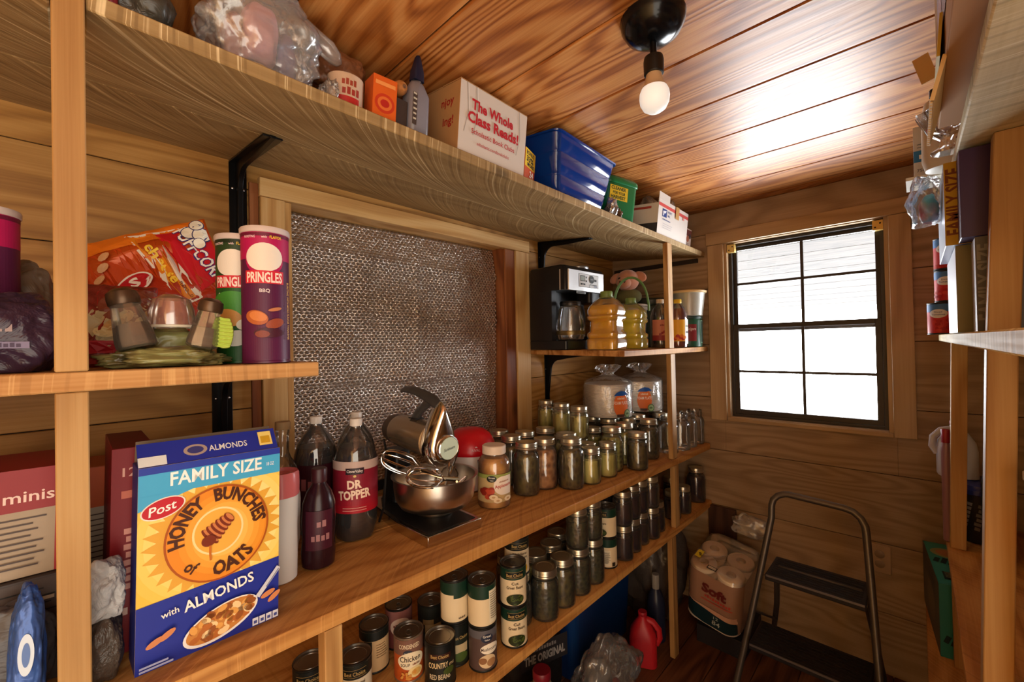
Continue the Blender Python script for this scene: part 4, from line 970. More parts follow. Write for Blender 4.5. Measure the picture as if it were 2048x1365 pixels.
# tall chrome nose, teardrop as seen from the front
mb = MB(); rings = []
for y, s in ((-.012, .90), (-.022, 1.0), (-.046, 1.0), (-.062, .90), (-.068, .70)):
    ring = []
    for j in range(28):
        a = 2*PI*j/28; sx_, cz = math.sin(a), math.cos(a)
        hgt = .118 if cz > 0 else .062
        wid = .046*(1-.62*max(0, cz)**1.2)
        ring.append(HY @ Vector((wid*s*sx_, y, hgt*s*cz*(1 if cz < 0 else 1)-.006)))
    rings.append(ring)
mb.loft(rings); mb.build('nose', M_CHROME, t, smooth=60)
dl = MB().lathe([(.034, 0), (.035, .006), (.0335, .012), (.031, .0135), (.030, .0125)], 36, M=HY @ Matrix.Translation((.006, -.066, -.010)) @ Matrix.Rotation(R(90), 4, 'X')).build('dial', M_CHROME, t)
MB().lathe([(.030, .0126), (.0295, .0140), (.0005, .0142)], 32, M=HY @ Matrix.Translation((.006, -.066, -.010)) @ Matrix.Rotation(R(90), 4, 'X')).build('dial_face', pm('dial_mint', (196, 214, 196), .4), dl)
P = Print(.0003); P.text('Sunbeam', 0, -.004, .008, (50, 56, 54), w=.038, shear=.3, rot=10)
P.build('dial_lettering', dl, lambda x, z, e: HY @ Vector((.006+x, -.0803-e, -.010+z)))
mb = MB(); pts = [(0, -.030, .085), (0, -.018, .090), (0, .004, .082), (0, .012, .060), (0, .022, .048)]
hp = [(-.002, -.035, .100), (-.002, -.010, .112), (-.002, .040, .124), (-.002, .090, .130), (-.002, .135, .128), (-.002, .155, .122)]
mb.tube([HY @ Vector(p) for p in hp], [.013, .0165, .0145, .0125, .0115, .007], 14, flat=.7)
mb.tube([HY @ Vector(p) for p in ((-.002, .075, .048), (-.002, .052, .075), (-.002, .022, .098), (-.002, -.008, .114))], [.019, .0165, .0165, .014], 14, flat=.7)
mb.build('handle', pm('grey_handle', (60, 58, 58), .35), t)
MB().box(-.02, .05, .0495, .012, .085, .0525, M=HY).build('vent', M_MIXB, t)
for x in (-.016, .026):
    MB().tube([(x, -.040, .180), (x, -.040, .118)], .004, 8).build('beater_shaft', M_CHROME, t)
def whisk(c, ax, L, nw, spread, rr_, mat, nm='whisk'):
    mb = MB(); ax = Vector(ax).normalized(); u = ax.orthogonal().normalized(); c = Vector(c)
    for i in range(nw):
        a = PI*i/nw; d = (u*math.cos(a)+ax.cross(u)*math.sin(a)); pts = []
        for k in range(17):
            q = -1+2*k/16; y = (1-abs(q)**2.6); pts.append(c+ax*(L*.30+L*.70*y)+d*(spread*math.sin(PI*q/2*1.0)*(.35+.65*(y**.35)) if abs(q) < .999 else d*0+d*q*.006))
        mb.tube([Vector(p) for p in pts], rr_, 5)
    mb.tube([c, c+ax*L*.34], .006, 8); return mb.build(nm, mat, t)
whisk((.02, -.090, .132), (-.80, -.02, .22), .165, 5, .034, .0013, M_CHROME)
whisk((-.010, -.045, .140), (-.72, .30, .36), .165, 5, .034, .0013, M_CHROME)
def beater(c, ax, nm='beater'):
    mb = MB(); ax = Vector(ax).normalized(); u = ax.orthogonal().normalized(); c = Vector(c)
    for i in range(2):
        d = u if i == 0 else ax.cross(u)
        mb.tube([c+d*.004, c+ax*.02+d*.022, c+ax*.055+d*.026, c+ax*.085+d*.012, c+ax*.09, c+ax*.085-d*.012, c+ax*.055-d*.026, c+ax*.02-d*.022, c-d*.004], .0026, 6)
    mb.tube([c, c-ax*.05], .0032, 6); return mb.build(nm, M_CHROME, t)
beater((.058, -.02, .150), (-.10, .3, -.75)); beater((.035, -.075, .118), (.45, .45, -.22))
# power cord
tag(MB().tube([Vector(q) for q in ((-1.18, .655, 1.10), (-1.13, .632, 1.09), (-1.08, .606, 1.055), (-1.065, .592, 1.0), (-1.07, .590, .94), (-1.10, .592, .893))], .0035, 6).build('power_cord', M_MIXB),
    'black cord hanging in a loop at the left side of the mixer', 'cord')

# ---------------------------------------------------------------- ice shaver with a red dome
t = thing('ice_cream_maker', 'round white countertop appliance with a red dome lid behind the mixer', 'appliance', M=CM(-1.17, .985, 62))
MB().lathe([(.070, 0), (.082, .006), (.088, .03), (.0905, .075), (.0895, .118), (.088, .122)], 40, cap1=True).build('base', pm('appliance_white', (220, 208, 200), .35), t)
MB().lathe([(.0915, .1225), (.0935, .127), (.093, .135), (.088, .160), (.072, .187), (.048, .203), (.020, .208), (.0005, .2085)], 40).build('dome_lid', pm('red_dome', (206, 22, 34), .28), t)
P = Print(); P.text('RIVAL', 0, .141, .0085, (240, 190, 190), w=.030); P.poly([(-.006, .154), (0, .159), (.006, .154)], (240, 190, 190)); P.build('lettering', t, cyl(.0945), .006)
MB().box(.006, -.0925, .092, .012, -.088, .112).build('switch', M_MIXB, t)

# ---------------------------------------------------------------- applesauce jar
P = Print(.0003); w_ = PI*.0515
P.rect(-w_*.62, .022, w_*1.24, .083, (198, 168, 116)); P.rect(-w_*.62, .094, w_*1.24, .012, (150, 158, 80)); P.disc(.018, .072, .030, .028, (240, 226, 210)); P.rect(.018, .044, .034, .056, (240, 226, 210))
P.disc(-.018, .093, .015, .010, (30, 36, 32)); P.text('Great', -.018, .094, .0055, (236, 230, 214), w=.020); P.text('Value', -.018, .087, .0035, (236, 230, 214), w=.011)
P.bars(11, .022, .083, .0045, (170, 120, 90), w=.034, rot=6); P.text('Applesauce', .020, .068, .0095, (190, 60, 44), w=.056, rot=6)
rr = random.Random(6)
for i in range(12): P.disc(rr.uniform(-.048, -.010), rr.uniform(.030, .068), .009, .008, [(168, 50, 34), (190, 70, 44), (140, 40, 28)][i % 3], n=12)
for x, y in ((-.012, .040), (.000, .030), (.030, .034)): P.disc(x, y, .012, .008, (236, 214, 176), n=14).disc(x, y, .005, .003, (200, 160, 110), n=10)
bottle('applesauce_jar', 'plastic applesauce jar with a white lid, right of the mixer', CM(-.972, .915, 58), [(.044, 0), (.050, .004), (.0515, .014), (.0505, .020), (.0505, .106), (.0515, .112), (.052, .125), (.049, .140), (.040, .153), (.034, .158), (.034, .161)], M_PET, .150,
       mottled('applesauce', (206, 150, 74), (192, 134, 60), (176, 116, 48), 30, (1, 1, 1), .4, 0), (.037, .161, .187), pm('lid_white', (226, 206, 186), .45), P, .0511, cat='jar')
# ================================================================ SHORT SHELF AT THE LEFT POST
def chip_can(label, S, x, y, rz, base, band, flav, fcol, top=None):
    r, H = .0375, .233
    t = thing('chip_can', label, 'chip can', M=S.M(x, y, rz), group='tall chip cans')
    MB().lathe([(r-.002, 0), (r, .001), (r, .004), (r-.001, .005), (r-.001, H-.008), (r, H-.006)], 40, cap1=False).build('tube', pm('can_base', base, .35), t)
    MB().lathe([(r+.0002, H-.009), (r+.0016, H-.008), (r+.0018, H-.001), (r+.0005, H+.0015), (r-.003, H+.0015), (r-.004, H), (.0005, H)], 40, cap0=False).build('lid', pm('clear_lid', (206, 190, 184), .3), t)
    P = Print(.00025); w_ = PI*r*.97
    P.rect(-w_, .006, 2*w_, H-.016, base); P.rect(-w_, .178, 2*w_, H-.186, band); P.rect(-w_, H-.016, 2*w_, .006, tuple(int(q*.6) for q in band))
    P.disc(0, .176, .030, .026, band).disc(0, .181, .0285, .0245, (232, 222, 208))
    P.rect(-.030, .136, .060, .022, (206, 40, 56)); P.text('PRINGLES', 0, .1385, .0165, (244, 220, 208), w=.054, bold=.03)
    P.text('BURSTING', -.022, .2135, .004, (240, 214, 220), w=.018); P.text('with', 0, .2135, .004, (240, 214, 220), w=.008); P.text('FLAVOR', .017, .2135, .005, (248, 214, 60), w=.018)
    for i, f in enumerate(flav): P.text(f, 0, .121-.009*i, .0058, (236, 220, 226), w=.0042*len(f)+.002)
    for q in fcol: P.disc(*q[:4], q[4], rot=q[5], n=20)
    P.text('BURSTING WITH MORE FLAVOR THAN EVER', .034, .09, .004, (226, 176, 80), w=.10, rot=-90)
    P.build('label_print', t, cyl(r-.0008), .005)
    return t
MAG, PUR = (176, 20, 84), (84, 22, 62)
fc = [(-.012, .078, .017, .012, (176, 92, 46), -18), (-.010, .080, .013, .008, (206, 124, 66), -18), (.014, .068, .014, .008, (150, 70, 44), 20), (.006, .052, .022, .008, (70, 22, 40), 0), (-.004, .050, .010, .006, (130, 62, 50), 0), (.014, .092, .010, .003, (190, 120, 80), 14)]
chip_can('tall magenta and purple BBQ chip can at the end of the short shelf', MDL, -.832, .238, 72, PUR, MAG, ['BBQ'], fc)
chip_can('tall green sour cream chip can behind the purple one', MDL, -.915, .218, 58, (30, 84, 34), (40, 62, 30), ['SOUR CREAM', '& ONION'],
         [(0, .1, .04, .03, (66, 140, 50), 0), (-.004, .082, .020, .015, (196, 140, 70), -20), (.018, .07, .012, .010, (226, 220, 200), 20), (.006, .045, .022, .014, (216, 216, 206), 10)])
chip_can('tall magenta chip can at the far left edge, left of the post', MDL, -.965, -.090, 58, PUR, MAG, ['BBQ'], fc)
P = Print(.0006); P.bars(4, -.005, .075, .014, (150, 130, 130), w=.04); P.rect(-.03, .045, .06, .012, (120, 110, 140)); P.bars(7, 0, .047, .008, (60, 40, 70), w=.045)
t = blob_bag('chip_bag', 'dark purple snack bag lying at the far left, in front of the magenta can', MDL.M(-.862, -.062, 90), (.105, .085, .105), wrinkle('purple_foil_bag', (52, 34, 56), .35, 14, .7), 31, amp=.2)
P.build('bag_print', t, lambda x, z, e: (x*.8, -.040-e-.006, z*.7))
blob_bag('plastic_bag', 'greyish clear bag standing behind the left post on the short shelf', MDL.M(-1.04, -.05, 90), (.065, .07, .17), wrinkle('dull_bag', (120, 100, 80), .4, 16, .7), 33)

def pillow_bag(name, label, M, w, h, th, mat, art=None, seed=2, cat='snack bag', crimp=.012):
    """sealed snack bag: a pillow, flat crimped ends, standing in local XZ with its front at -Y"""
    t = thing(name, label, cat, M=M)
    def f(u, v, s):
        x, z = (u-.5)*w, v*h
        e = min(1, v*h/.05)**.5*min(1, (1-v)*h/.05)**.5*max(0.0, 1-abs(2*u-1)**3.0)**.5
        y = s*th/2*e*(1+.35*noise.noise(Vector((u*4, v*4, seed+s)))) + .004*noise.noise(Vector((u*11, v*13, seed*3)))
        return (x*(1-.06*math.sin(PI*v)), y, z)
    n = 36; mb = MB()
    for s in (-1, 1): mb.grid(lambda u, v: f(u, v, s), n, n)
    mb.build('film', mat, t, smooth=60)
    if art: art.build('bag_print', t, lambda x, z, e: tuple(np.array(f(min(max(x/w, 0), 1), min(max(z/h, 0), 1), -1))+np.array((0, -e-.0004, 0))), .012)
    return t
w, h = .24, .24
P = Print(.0004, (0.004, .004, w-.004, h-.004))
P.rect(0, 0, w, h, (196, 70, 20)); P.disc(.10, .06, .11, .08, (176, 48, 20)); P.rect(0, h-.035, w, .035, (226, 120, 26))
P.poly([(.098, .228), (.190, .222), (.176, .062), (.140, .058)], (236, 230, 220)); P.poly([(.104, .221), (.138, .219), (.166, .068), (.146, .066)], (230, 138, 30)); P.poly([(.147, .218), (.240, .212), (.240, .10), (.180, .075)], (198, 26, 40))
P.text('cheese', .130, .150, .019, (250, 214, 70), w=.092, rot=-78, bold=.03); P.text('FLAVORED', .153, .086, .006, (90, 40, 20), w=.036, rot=-78)
P.text('PUFFCORN', .196, .150, .026, (60, 50, 130), w=.135, rot=-74, bold=.06); P.text('PUFFCORN', .196, .150, .026, (246, 240, 230), w=.135, rot=-74, bold=.02)
for x, y, r_ in ((.205, .205, .016), (.225, .195, .018), (.222, .220, .014), (.215, .176, .012)): P.disc(x, y, r_, r_, (60, 60, 110), n=16).disc(x, y, r_*.88, r_*.88, (244, 238, 220), n=16)
P.disc(.080, .125, .034, .020, (240, 234, 226), rot=18).disc(.080, .125, .030, .0165, (190, 26, 40), rot=18); P.text("S", .082, .118, .018, (246, 240, 232), w=.018, rot=10, bold=.04)
for x, y in ((.03, .15), (.045, .17), (.055, .19)): P.disc(x, y, .012, .006, (214, 160, 110), rot=30, n=10)
pillow_bag('snack_bag', 'orange puffcorn snack bag leaning on the left wall behind the chip cans', MDL.M(-1.085, .168, 76) @ Matrix.Translation((0, 0, .052)) @ Matrix.Rotation(R(-22), 4, 'Y') @ Matrix.Rotation(R(-12), 4, 'X'), w, h, .06,
           wrinkle('orange_foil', (206, 84, 22), .3, 10, .45, .2), P)
P = Print(.0004, (.004, .004, .196, .166)); P.rect(0, 0, .2, .17, (146, 40, 30)); P.disc(.10, .07, .075, .05, (176, 160, 120)); P.disc(.10, .10, .06, .035, (120, 60, 40)); P.rect(.02, .02, .16, .02, (170, 30, 40))
for i in range(9): P.disc(.05+.012*i, .055+.012*(i % 3), .016, .010, [(206, 190, 140), (186, 150, 96)][i % 2], rot=20*i, n=12)
pillow_bag('snack_bag', 'red and cream snack bag just right of the left post', MDL.M(-.985, .048, 86) @ Matrix.Rotation(R(-12), 4, 'X'), .12, .145, .05, wrinkle('red_foil', (130, 44, 34), .3, 14, .5, .2), P, 6)
# glass shakers, a clear cup and a pale green ridged chip bag in front
def shaker(label, M, grp='glass shakers on the short shelf'):
    t = thing('glass_shaker', label, 'shaker', M=M, group=grp)
    MB().lathe([(.019, 0), (.0225, .003), (.0225, .012), (.020, .030), (.0165, .055), (.0155, .062)], 20, cap1=False, wob=lambda a, z: 1+.025*math.cos(10*a)).build('glass', film('shaker_glass', (200, 190, 170), .12, .4, .08), t, smooth=20)
    MB().lathe([(.017, .0005+.003), (.0195, .006), (.0175, .028), (.0165, .034)], 16).build('contents', pm('shaker_fill', (112, 86, 66), .7), t)
    MB().lathe([(.0168, .0605), (.0178, .062), (.0180, .070), (.0165, .078), (.010, .083), (.0005, .084)], 24, cap0=True).build('cap', pm('dull_cap', (92, 70, 52), .35, .6), t)
    return t
M0 = MDL.M(-.862, .075, 0)
shaker('glass shaker with a dull metal cap leaning left, by the red snack bag', MDL.M(-.858, .070, 60, .030) @ Matrix.Rotation(R(-14), 4, 'Y') @ Matrix.Scale(1.12, 4))
shaker('glass shaker with a dull metal cap leaning right, by the green chip can', MDL.M(-.845, .146, 60, .030) @ Matrix.Rotation(R(12), 4, 'Y') @ Matrix.Scale(.98, 4))
t = thing('plastic_cup', 'clear domed plastic cup upside down between the two glass shakers', 'cup', M=MDL.M(-.918, .118, 0, .065))
MB().lathe([(.034, 0), (.0345, .004), (.032, .030), (.026, .048), (.014, .056), (.0005, .057)], 32, cap0=False).build('dome', film('cup_film', (210, 150, 130), .35, .5, .12), t)
MB().lathe([(.035, -.001), (.037, .0), (.037, .0035), (.035, .0042)], 32, cap0=False, cap1=False).build('rim', pm('cup_rim', (222, 212, 190), .3), t)
OL = mottled('olive_bag_film', (150, 150, 92), (112, 104, 62), (62, 56, 34), 26, (1, 1, 1), .3, .8)
blob_bag('chip_bag', 'olive and pale green chip bag lying flat under the glass shakers', MDL.M(-.862, .105, 90), (.155, .085, .030), OL, 41, amp=.35)
blob_bag('chip_bag', 'olive crumpled bag bulging under the clear cup', MDL.M(-.935, .115, 90), (.10, .055, .064), OL, 44, amp=.3)
t = thing('ridged_chip', 'bright green ridged piece leaning on the right shaker', 'chip', M=MDL.M(-.829, .172, 66, .030))
mb = MB(); mb.grid(lambda u, v: ((u-.5)*.030*(.35+.65*math.sin(PI*(.15+.7*v))), -.0015*math.sin(v*50+u*4), v*.048), 12, 48); mb.build('chip', pm('chip_green', (176, 200, 84), .4), t, solid=.003)

# ================================================================ TOP SHELF
TM = lambda x, y, rz=0, lean=0, lift=.0008: TOP.M(x, y, rz, lift, lean)
# corrugated box
w, d, h = .244, .17, .170
P = Print(.0003, (0, 0, w, h)); P.rect(0, 0, w, h, (212, 202, 192)); RD = (186, 34, 46)
for x in (.02, .05, .21): P.line([(x, h), (x+.008, h*.6), (x-.004, h*.3)], .0022, (170, 158, 148)); P.line([(x+.004, h), (x+.011, h*.6)], .0012, (232, 226, 218))
P.text('The Whole', .112, .113, .024, RD, w=.150, bold=.035); P.text('Class Reads!', .118, .080, .025, RD, w=.186, bold=.035); P.text('Scholastic Book Clubs', .118, .054, .0125, RD, w=.158, bold=.008); P.text('scholastic.com/bookclubs', .118, .030, .0085, RD, w=.118, bold=.004)
P2 = Print(.0003, (0, 0, d, h)); P2.text('njoy', d*.72, .118, .020, (160, 40, 36), w=.05, bold=.02); P2.text('ing!', d*.75, .070, .020, (160, 40, 36), w=.042, bold=.02)
t = thing('cardboard_box', 'white-faced corrugated book box with red lettering on the top shelf', 'box', M=TM(-.800-d/2-.004, .776, 91))
MB().box(-w/2, -d/2, 0, w/2, d/2, h).build('carton', M_CARD, t, bevel=.002)
P.build('front_print', t, flat(-d/2-.0002, -w/2, 0)); P2.build('side_print', t, lambda x, z, e: (-w/2-.0002-e, d/2-x, z))
MB().box(-w/2-.001, -d/2-.001, h+.0003, w/2, -d/2+.07, h+.0023).build('top_flap', M_CARD, t, bevel=.0005); MB().box(-w/2, -d/2+.074, h+.0003, w/2, d/2, h+.0023).build('top_flap', M_CARD, t, bevel=.0005)
P = Print(.0003); P.rect(0, 0, .078, .098, (206, 84, 34)); P.rect(0, .046, .078, .052, (236, 196, 40)); P.text('BONUS', .036, .082, .011, (40, 36, 30), w=.056, bold=.03); P.text('33%', .036, .063, .015, (40, 36, 30), w=.052, bold=.03); P.text('MORE', .042, .050, .010, (40, 36, 30), w=.050, bold=.03); P.text('24', .05, .022, .018, (246, 236, 220), w=.03, bold=.03)
P2 = Print(.0003); P2.rect(0, 0, .06, .098, (176, 116, 70)); P2.lines(.006, .088, .048, 10, .0075, .0014, (96, 56, 34))
carton('food_carton', 'yellow and orange bonus carton between the book box and the blue bin', TM(-.862, .944, 110), .078, .06, .098, pm('orange_carton', (200, 110, 60), .5), P, P2)
# blue bin
t = thing('plastic_bin', 'translucent blue plastic bin with ribbed sides on the top shelf', 'bin', M=TM(-.885, 1.195, 92))
g = NT('blue_bin_plastic'); g.b.inputs['Base Color'].default_value = sc(18, 62, 150); g.b.inputs['Roughness'].default_value = .12; g.b.inputs['Transmission Weight'].default_value = .25; g.b.inputs['IOR'].default_value = 1.4; g.b.inputs['Coat Weight'].default_value = .6
M_BIN = g.m
def bw(k, o=0): return .285+.075*k-o, .150+.030*k-o
rings = []
for k, o, z in ((0, .006, 0), (0, 0, .004), (.30, 0, .052), (.31, .003, .054), (.33, .003, .058), (.34, 0, .060), (.66, 0, .118), (.67, .003, .120), (.69, .003, .124), (.70, 0, .126), (1, 0, .172), (1.0, -.012, .173), (1.0, -.014, .178), (1.0, -.010, .179), (1.0, .004, .179), (.70, .005, .126), (.02, .006, .006)):
    a, b = bw(k, o); rings.append(rrect(a, b, .022, z, 5))
MB().loft(rings).build('bin', M_BIN, t, smooth=40)
t = thing('paper_plate', 'round white plate edge sticking up at the back of the blue bin', 'plate', M=TM(-.935, 1.085, 92, 0, .1805) @ Matrix.Rotation(R(2), 4, 'X'))
MB().lathe([(.0005, 0), (.040, 0), (.048, .003), (.058, .006), (.058, .007), (.047, .0045), (.040, .0015), (.0005, .0015)], 36).build('plate', pm('white_paper_plate', (220, 210, 200), .7), t)
tag(MB().box(-.035, -.001, 0, .035, .001, .17).build('card_sheet', M_CARD, M=TM(-.90, 1.165, 100, 8, .008)), 'brown card sheet standing inside the blue bin', 'cardboard')
blob_bag('plastic_bag', 'clear plastic bag bulging out of the blue bin', TM(-.885, 1.27, 92, 0, .010), (.075, .085, .205), M_MILKY, 51, amp=.3, sub=4)
# green container
t = thing('plastic_canister', 'green plastic canister with a yellow label beside the blue bin', 'canister', M=TM(-.880, 1.495, 76))
MB().loft([rrect(a, b, .028, z, 6) for z, a, b in ((0, .150, .12), (.003, .158, .126), (.06, .160, .128), (.120, .162, .130), (.134, .162, .130))]).build('body', pm('green_plastic', (22, 112, 62), .3), t, smooth=40)
MB().loft([rrect(a, b, .030, z, 6) for z, a, b in ((.1345, .168, .136), (.138, .172, .140), (.152, .170, .138), (.163, .150, .118), (.166, .10, .07))]).build('lid', pm('green_lid', (26, 120, 66), .28), t, smooth=50)
P = Print(.0003); P.rect(-.075, .072, .095, .052, (226, 192, 36)); P.text('CLEANER', -.030, .109, .012, (30, 70, 40), w=.078, bold=.03); P.text('FOR YOUR', -.026, .093, .010, (30, 70, 40), w=.066, bold=.03); P.text('HARVEST', -.030, .076, .012, (30, 70, 40), w=.078, bold=.03)
P.build('front_print', t, flat(-.0655))
P = Print(.0003); P.rect(-.035, .02, .055, .085, (214, 216, 206)); P.lines(-.031, .098, .046, 10, .0078, .0014, (90, 110, 96)); P.build('side_print', t, lambda x, z, e: (.0815+e, x, z))
blob_bag('foil_packet', 'silver foil packet lying in front of the green canister', TM(-.812, 1.390, 92), (.042, .040, .060), wrinkle('silver_packet', (206, 206, 206), .2, 18, .9, .8), 61, 'packet', .4, sub=4)
blob_bag('brown_pouch', 'small brown pouch between the foil packet and the green canister', TM(-.825, 1.455, 92), (.040, .036, .040), wrinkle('brown_film', (96, 66, 36), .3, 20, .8), 62, 'packet', .3, sub=4)
# postal box, open, with bags
w, d, h = .33, .165, .150
t = thing('mailing_box', 'open white postal mailing box holding plastic bags on the top shelf end', 'box', M=TM(-.884, 1.905, 91))
MB().box(-w/2, -d/2, 0, w/2, d/2, .003).box(-w/2, -d/2, .003, w/2, -d/2+.003, h).box(-w/2, d/2-.003, .003, w/2, d/2, h).box(-w/2, -d/2+.003, .003, -w/2+.003, d/2-.003, h-.02).box(w/2-.003, -d/2+.003, .003, w/2, d/2-.003, h).build('carton', pm('white_card', (216, 208, 200), .6), t)
P = Print(.0003, (0, 0, w, h)); P.rect(0, h-.030, w, .014, (206, 80, 76)); P.rect(.040, h-.070, .046, .034, (34, 60, 130)); P.poly([(.044, h-.046), (.080, h-.040), (.074, h-.052), (.060, h-.054), (.052, h-.066), (.046, h-.066), (.052, h-.052)], (230, 232, 238))
P.text('PRIORITY', .118, h-.048, .010, (60, 80, 140), w=.044); P.text('MAIL', .110, h-.064, .010, (60, 80, 140), w=.024); P.bars(12, .085, h-.084, .006, (90, 100, 140), w=.084); P.lines(.045, .050, .11, 3, .009, .0016, (170, 168, 176)); P.bars(2, .27, .105, .018, (216, 110, 100), w=.018)
P.rect(.175, h-.055, .038, .055, (196, 150, 90)); P.build('front_print', t, flat(-d/2-.0002, -w/2, 0))
P = Print(.0003); P.rect(0, h-.042, d*.8, .010, (170, 70, 60)); P.rect(0, 0, d, .045, (60, 56, 60)); P.build('side_print', t, lambda x, z, e: (-w/2-.0002-e, d/2-x, z))
MB().box(-w/2, -d/2, h+.0003, -w/2+.11, -d/2+.002, h+.028).build('flap', pm('white_card', (216, 208, 200), .6), t)
for i, (y, s_, sd, tx) in enumerate(((1.825, (.10, .09, .178), 71, 'left'), (1.985, (.12, .11, .186), 73, 'right'))):
    blob_bag('plastic_bag', 'crumpled clear bag sticking out of the %s half of the postal box' % tx, TM(-.884, y, 92, 0, .0045), s_, M_MILKY, sd, amp=.35, sub=4, group='bags in the postal box')
P = Print(.0003); P.rect(0, 0, .075, .095, (190, 170, 156)); P.rect(0, .06, .075, .030, (96, 44, 40)); P.disc(.03, .045, .018, .015, (150, 80, 50)); P.lines(.01, .022, .05, 3, .007, .002, (90, 60, 56)); P.disc(.055, .06, .012, .012, (60, 50, 46))
carton('food_carton', 'small carton with dark red prints between the postal box and back wall', TM(-.855, 2.142, 91), .075, .06, .095, pm('carton_tan', (180, 160, 146), .5), P)
# things at the left end
P = Print(.0003); w_ = PI*.034; P.rect(-w_*.9, .004, w_*1.8, .058, (196, 166, 140)); P.bars(4, 0, .040, .012, (150, 60, 40), w=.03); P.bars(4, .004, .022, .014, (150, 50, 40), w=.036); P.rect(-.02, .006, .04, .012, (176, 40, 36))
t = thing('round_carton', 'tan round carton with red print, left of the orange packet', 'carton', M=TM(-.842, .392, 80))
MB().lathe([(.034, 0), (.0345, .001), (.0345, .063), (.033, .0635), (.032, .061), (.0005, .061)], 32).build('body', pm('tan_carton', (190, 160, 134), .6), t); P.build('label_print', t, cyl(.0347), .006)
P = Print(.0003); P.rect(0, 0, .052, .088, (216, 96, 30)); P.disc(.026, .035, .022, .020, (196, 60, 30)).disc(.026, .035, .016, .014, (220, 110, 50)).disc(.026, .035, .010, .008, (180, 40, 30)); P.rect(.004, .07, .044, .008, (236, 150, 80))
carton('food_carton', 'bright orange upright packet between the round carton and the wooden handle', TM(-.835, .466, 84), .052, .05, .090, pm('orange_card2', (206, 92, 34), .5), P)
blob_bag('bread_bag', 'brown bread loaf in a clear bag lying behind the orange packet', TM(-.925, .412, 86, 0, .076), (.125, .085, .084), wrinkle('bread_brown', (150, 96, 60), .4, 9, .5), 81, 'bag', .2)
blob_bag('plastic_bag', 'dark crate-like bag under the bread loaf at the back', TM(-.935, .412, 86), (.12, .09, .070), wrinkle('dark_film', (50, 42, 44), .5, 9, .5), 82, amp=.2, sub=4)
t = thing('rolling_pin', 'wooden rolling pin pointing outwards, its rounded handle end in view', 'rolling pin', M=TM(-.822, .5095, 95, 0, .094))
MB().lathe([(.0005, -.018), (.009, -.017), (.0145, -.010), (.0158, 0), (.015, .025), (.012, .045), (.013, .054), (.021, .056), (.022, .066), (.022, .20), (.0005, .20)], 24, M=Matrix.Rotation(R(-90), 4, 'X')).build('pin', wood('turned_wood', (140, 84, 40), (184, 122, 66), (206, 150, 90), 'Y', .35, 6, .1, .1), t)
MB().lathe([(.0045, 0), (.0045, .002), (.0005, .0025)], 12, M=Matrix.Translation((0, -.0178, 0)) @ Matrix.Rotation(R(90), 4, 'X')).build('end_cap', M_STEEL, t)
carton('book', 'dark printed block under the rolling pin end', TM(-.865, .5085, 92), .030, .09, .066, pm('dark_block', (66, 54, 50), .6), None, cat='block')
t = thing('spray_bottle', 'grey bottle with a long dark blue nozzle left of the book box', 'bottle', M=TM(-.838, .5555, 95))
MB().loft([rrect(a, b, .016, z, 5) for z, a, b in ((0, .050, .046), (.004, .056, .052), (.095, .054, .05), (.120, .036, .032), (.128, .024, .022))]).build('body', pm('grey_bottle', (128, 124, 132), .3), t, smooth=50)
MB().loft([rrect(a, b, .005, z, 3) for z, a, b in ((.1285, .028, .026), (.150, .026, .024), (.160, .020, .022), (.182, .012, .014), (.186, .008, .010))]).build('nozzle', pm('navy_plastic', (24, 30, 56), .35), t, smooth=40)
P = Print(.0003); P.rect(-.027, .02, .012, .07, (70, 56, 50)); P.lines(-.026, .085, .010, 6, .011, .004, (190, 180, 160)); P.build('label_print', t, flat(-.0262))
# bag of pink and white stuff
tb = blob_bag('plastic_bag', 'big clear plastic bag of pink and mauve things hanging over the top shelf edge', TM(-.865, .245, 90), (.19, .13, .158), M_MILKY, 91, amp=.3)
MB().tube([(.070, -.01, .118), (.092, -.012, .122), (.112, -.012, .112), (.128, -.014, .100), (.136, -.015, .090)], [.030, .016, .019, .015, .006], 14).build('bag_end', M_MILKY, tb, smooth=60)
blob_bag('pink_bundle', 'pale pink bundle inside the big clear bag', TM(-.850, .236, 90, 0, .024), (.060, .058, .100), wrinkle('pink_cloth', (222, 160, 168), .4, 7, .4), 92, 'bundle', .2, sub=4)
blob_bag('mauve_bundle', 'mauve and blue bundle inside the big clear bag, right of the pink one', TM(-.868, .284, 90, 0, .024), (.040, .05, .082), wrinkle('mauve_cloth', (128, 110, 150), .4, 7, .4), 93, 'bundle', .2, sub=4)
blob_bag('red_bundle', 'dull red bundle inside the big clear bag, left of the pink one', TM(-.868, .200, 90, 0, .024), (.036, .05, .078), wrinkle('red_cloth', (140, 60, 64), .4, 7, .4), 94, 'bundle', .2, sub=4)
blob_bag('yellow_bundle', 'yellow round package under the big clear bag', TM(-.848, .226, 90, 0, .010), (.055, .04, .012), wrinkle('yellow_film', (206, 160, 50), .35, 7, .4), 95, 'package', .15, sub=4)
blob_bag('plastic_bag', 'thin clear plastic bag lying limp at the top shelf edge', TM(-.822, .352, 92), (.022, .05, .040), M_CLEAR, 97, amp=.45)
blob_bag('plastic_bag', 'dark clear bag at the left end of the top shelf', TM(-.875, .075, 90), (.085, .11, .10), wrinkle('dark_green_film', (70, 66, 56), .35, 12, .7), 99, amp=.3, sub=4)
blob_bag('red_packet', 'small red packet at the very left end of the top shelf', TM(-.845, .035, 90), (.03, .06, .045), wrinkle('red_packet_film', (150, 24, 30), .4, 9, .4), 100, 'packet', .15, sub=4)
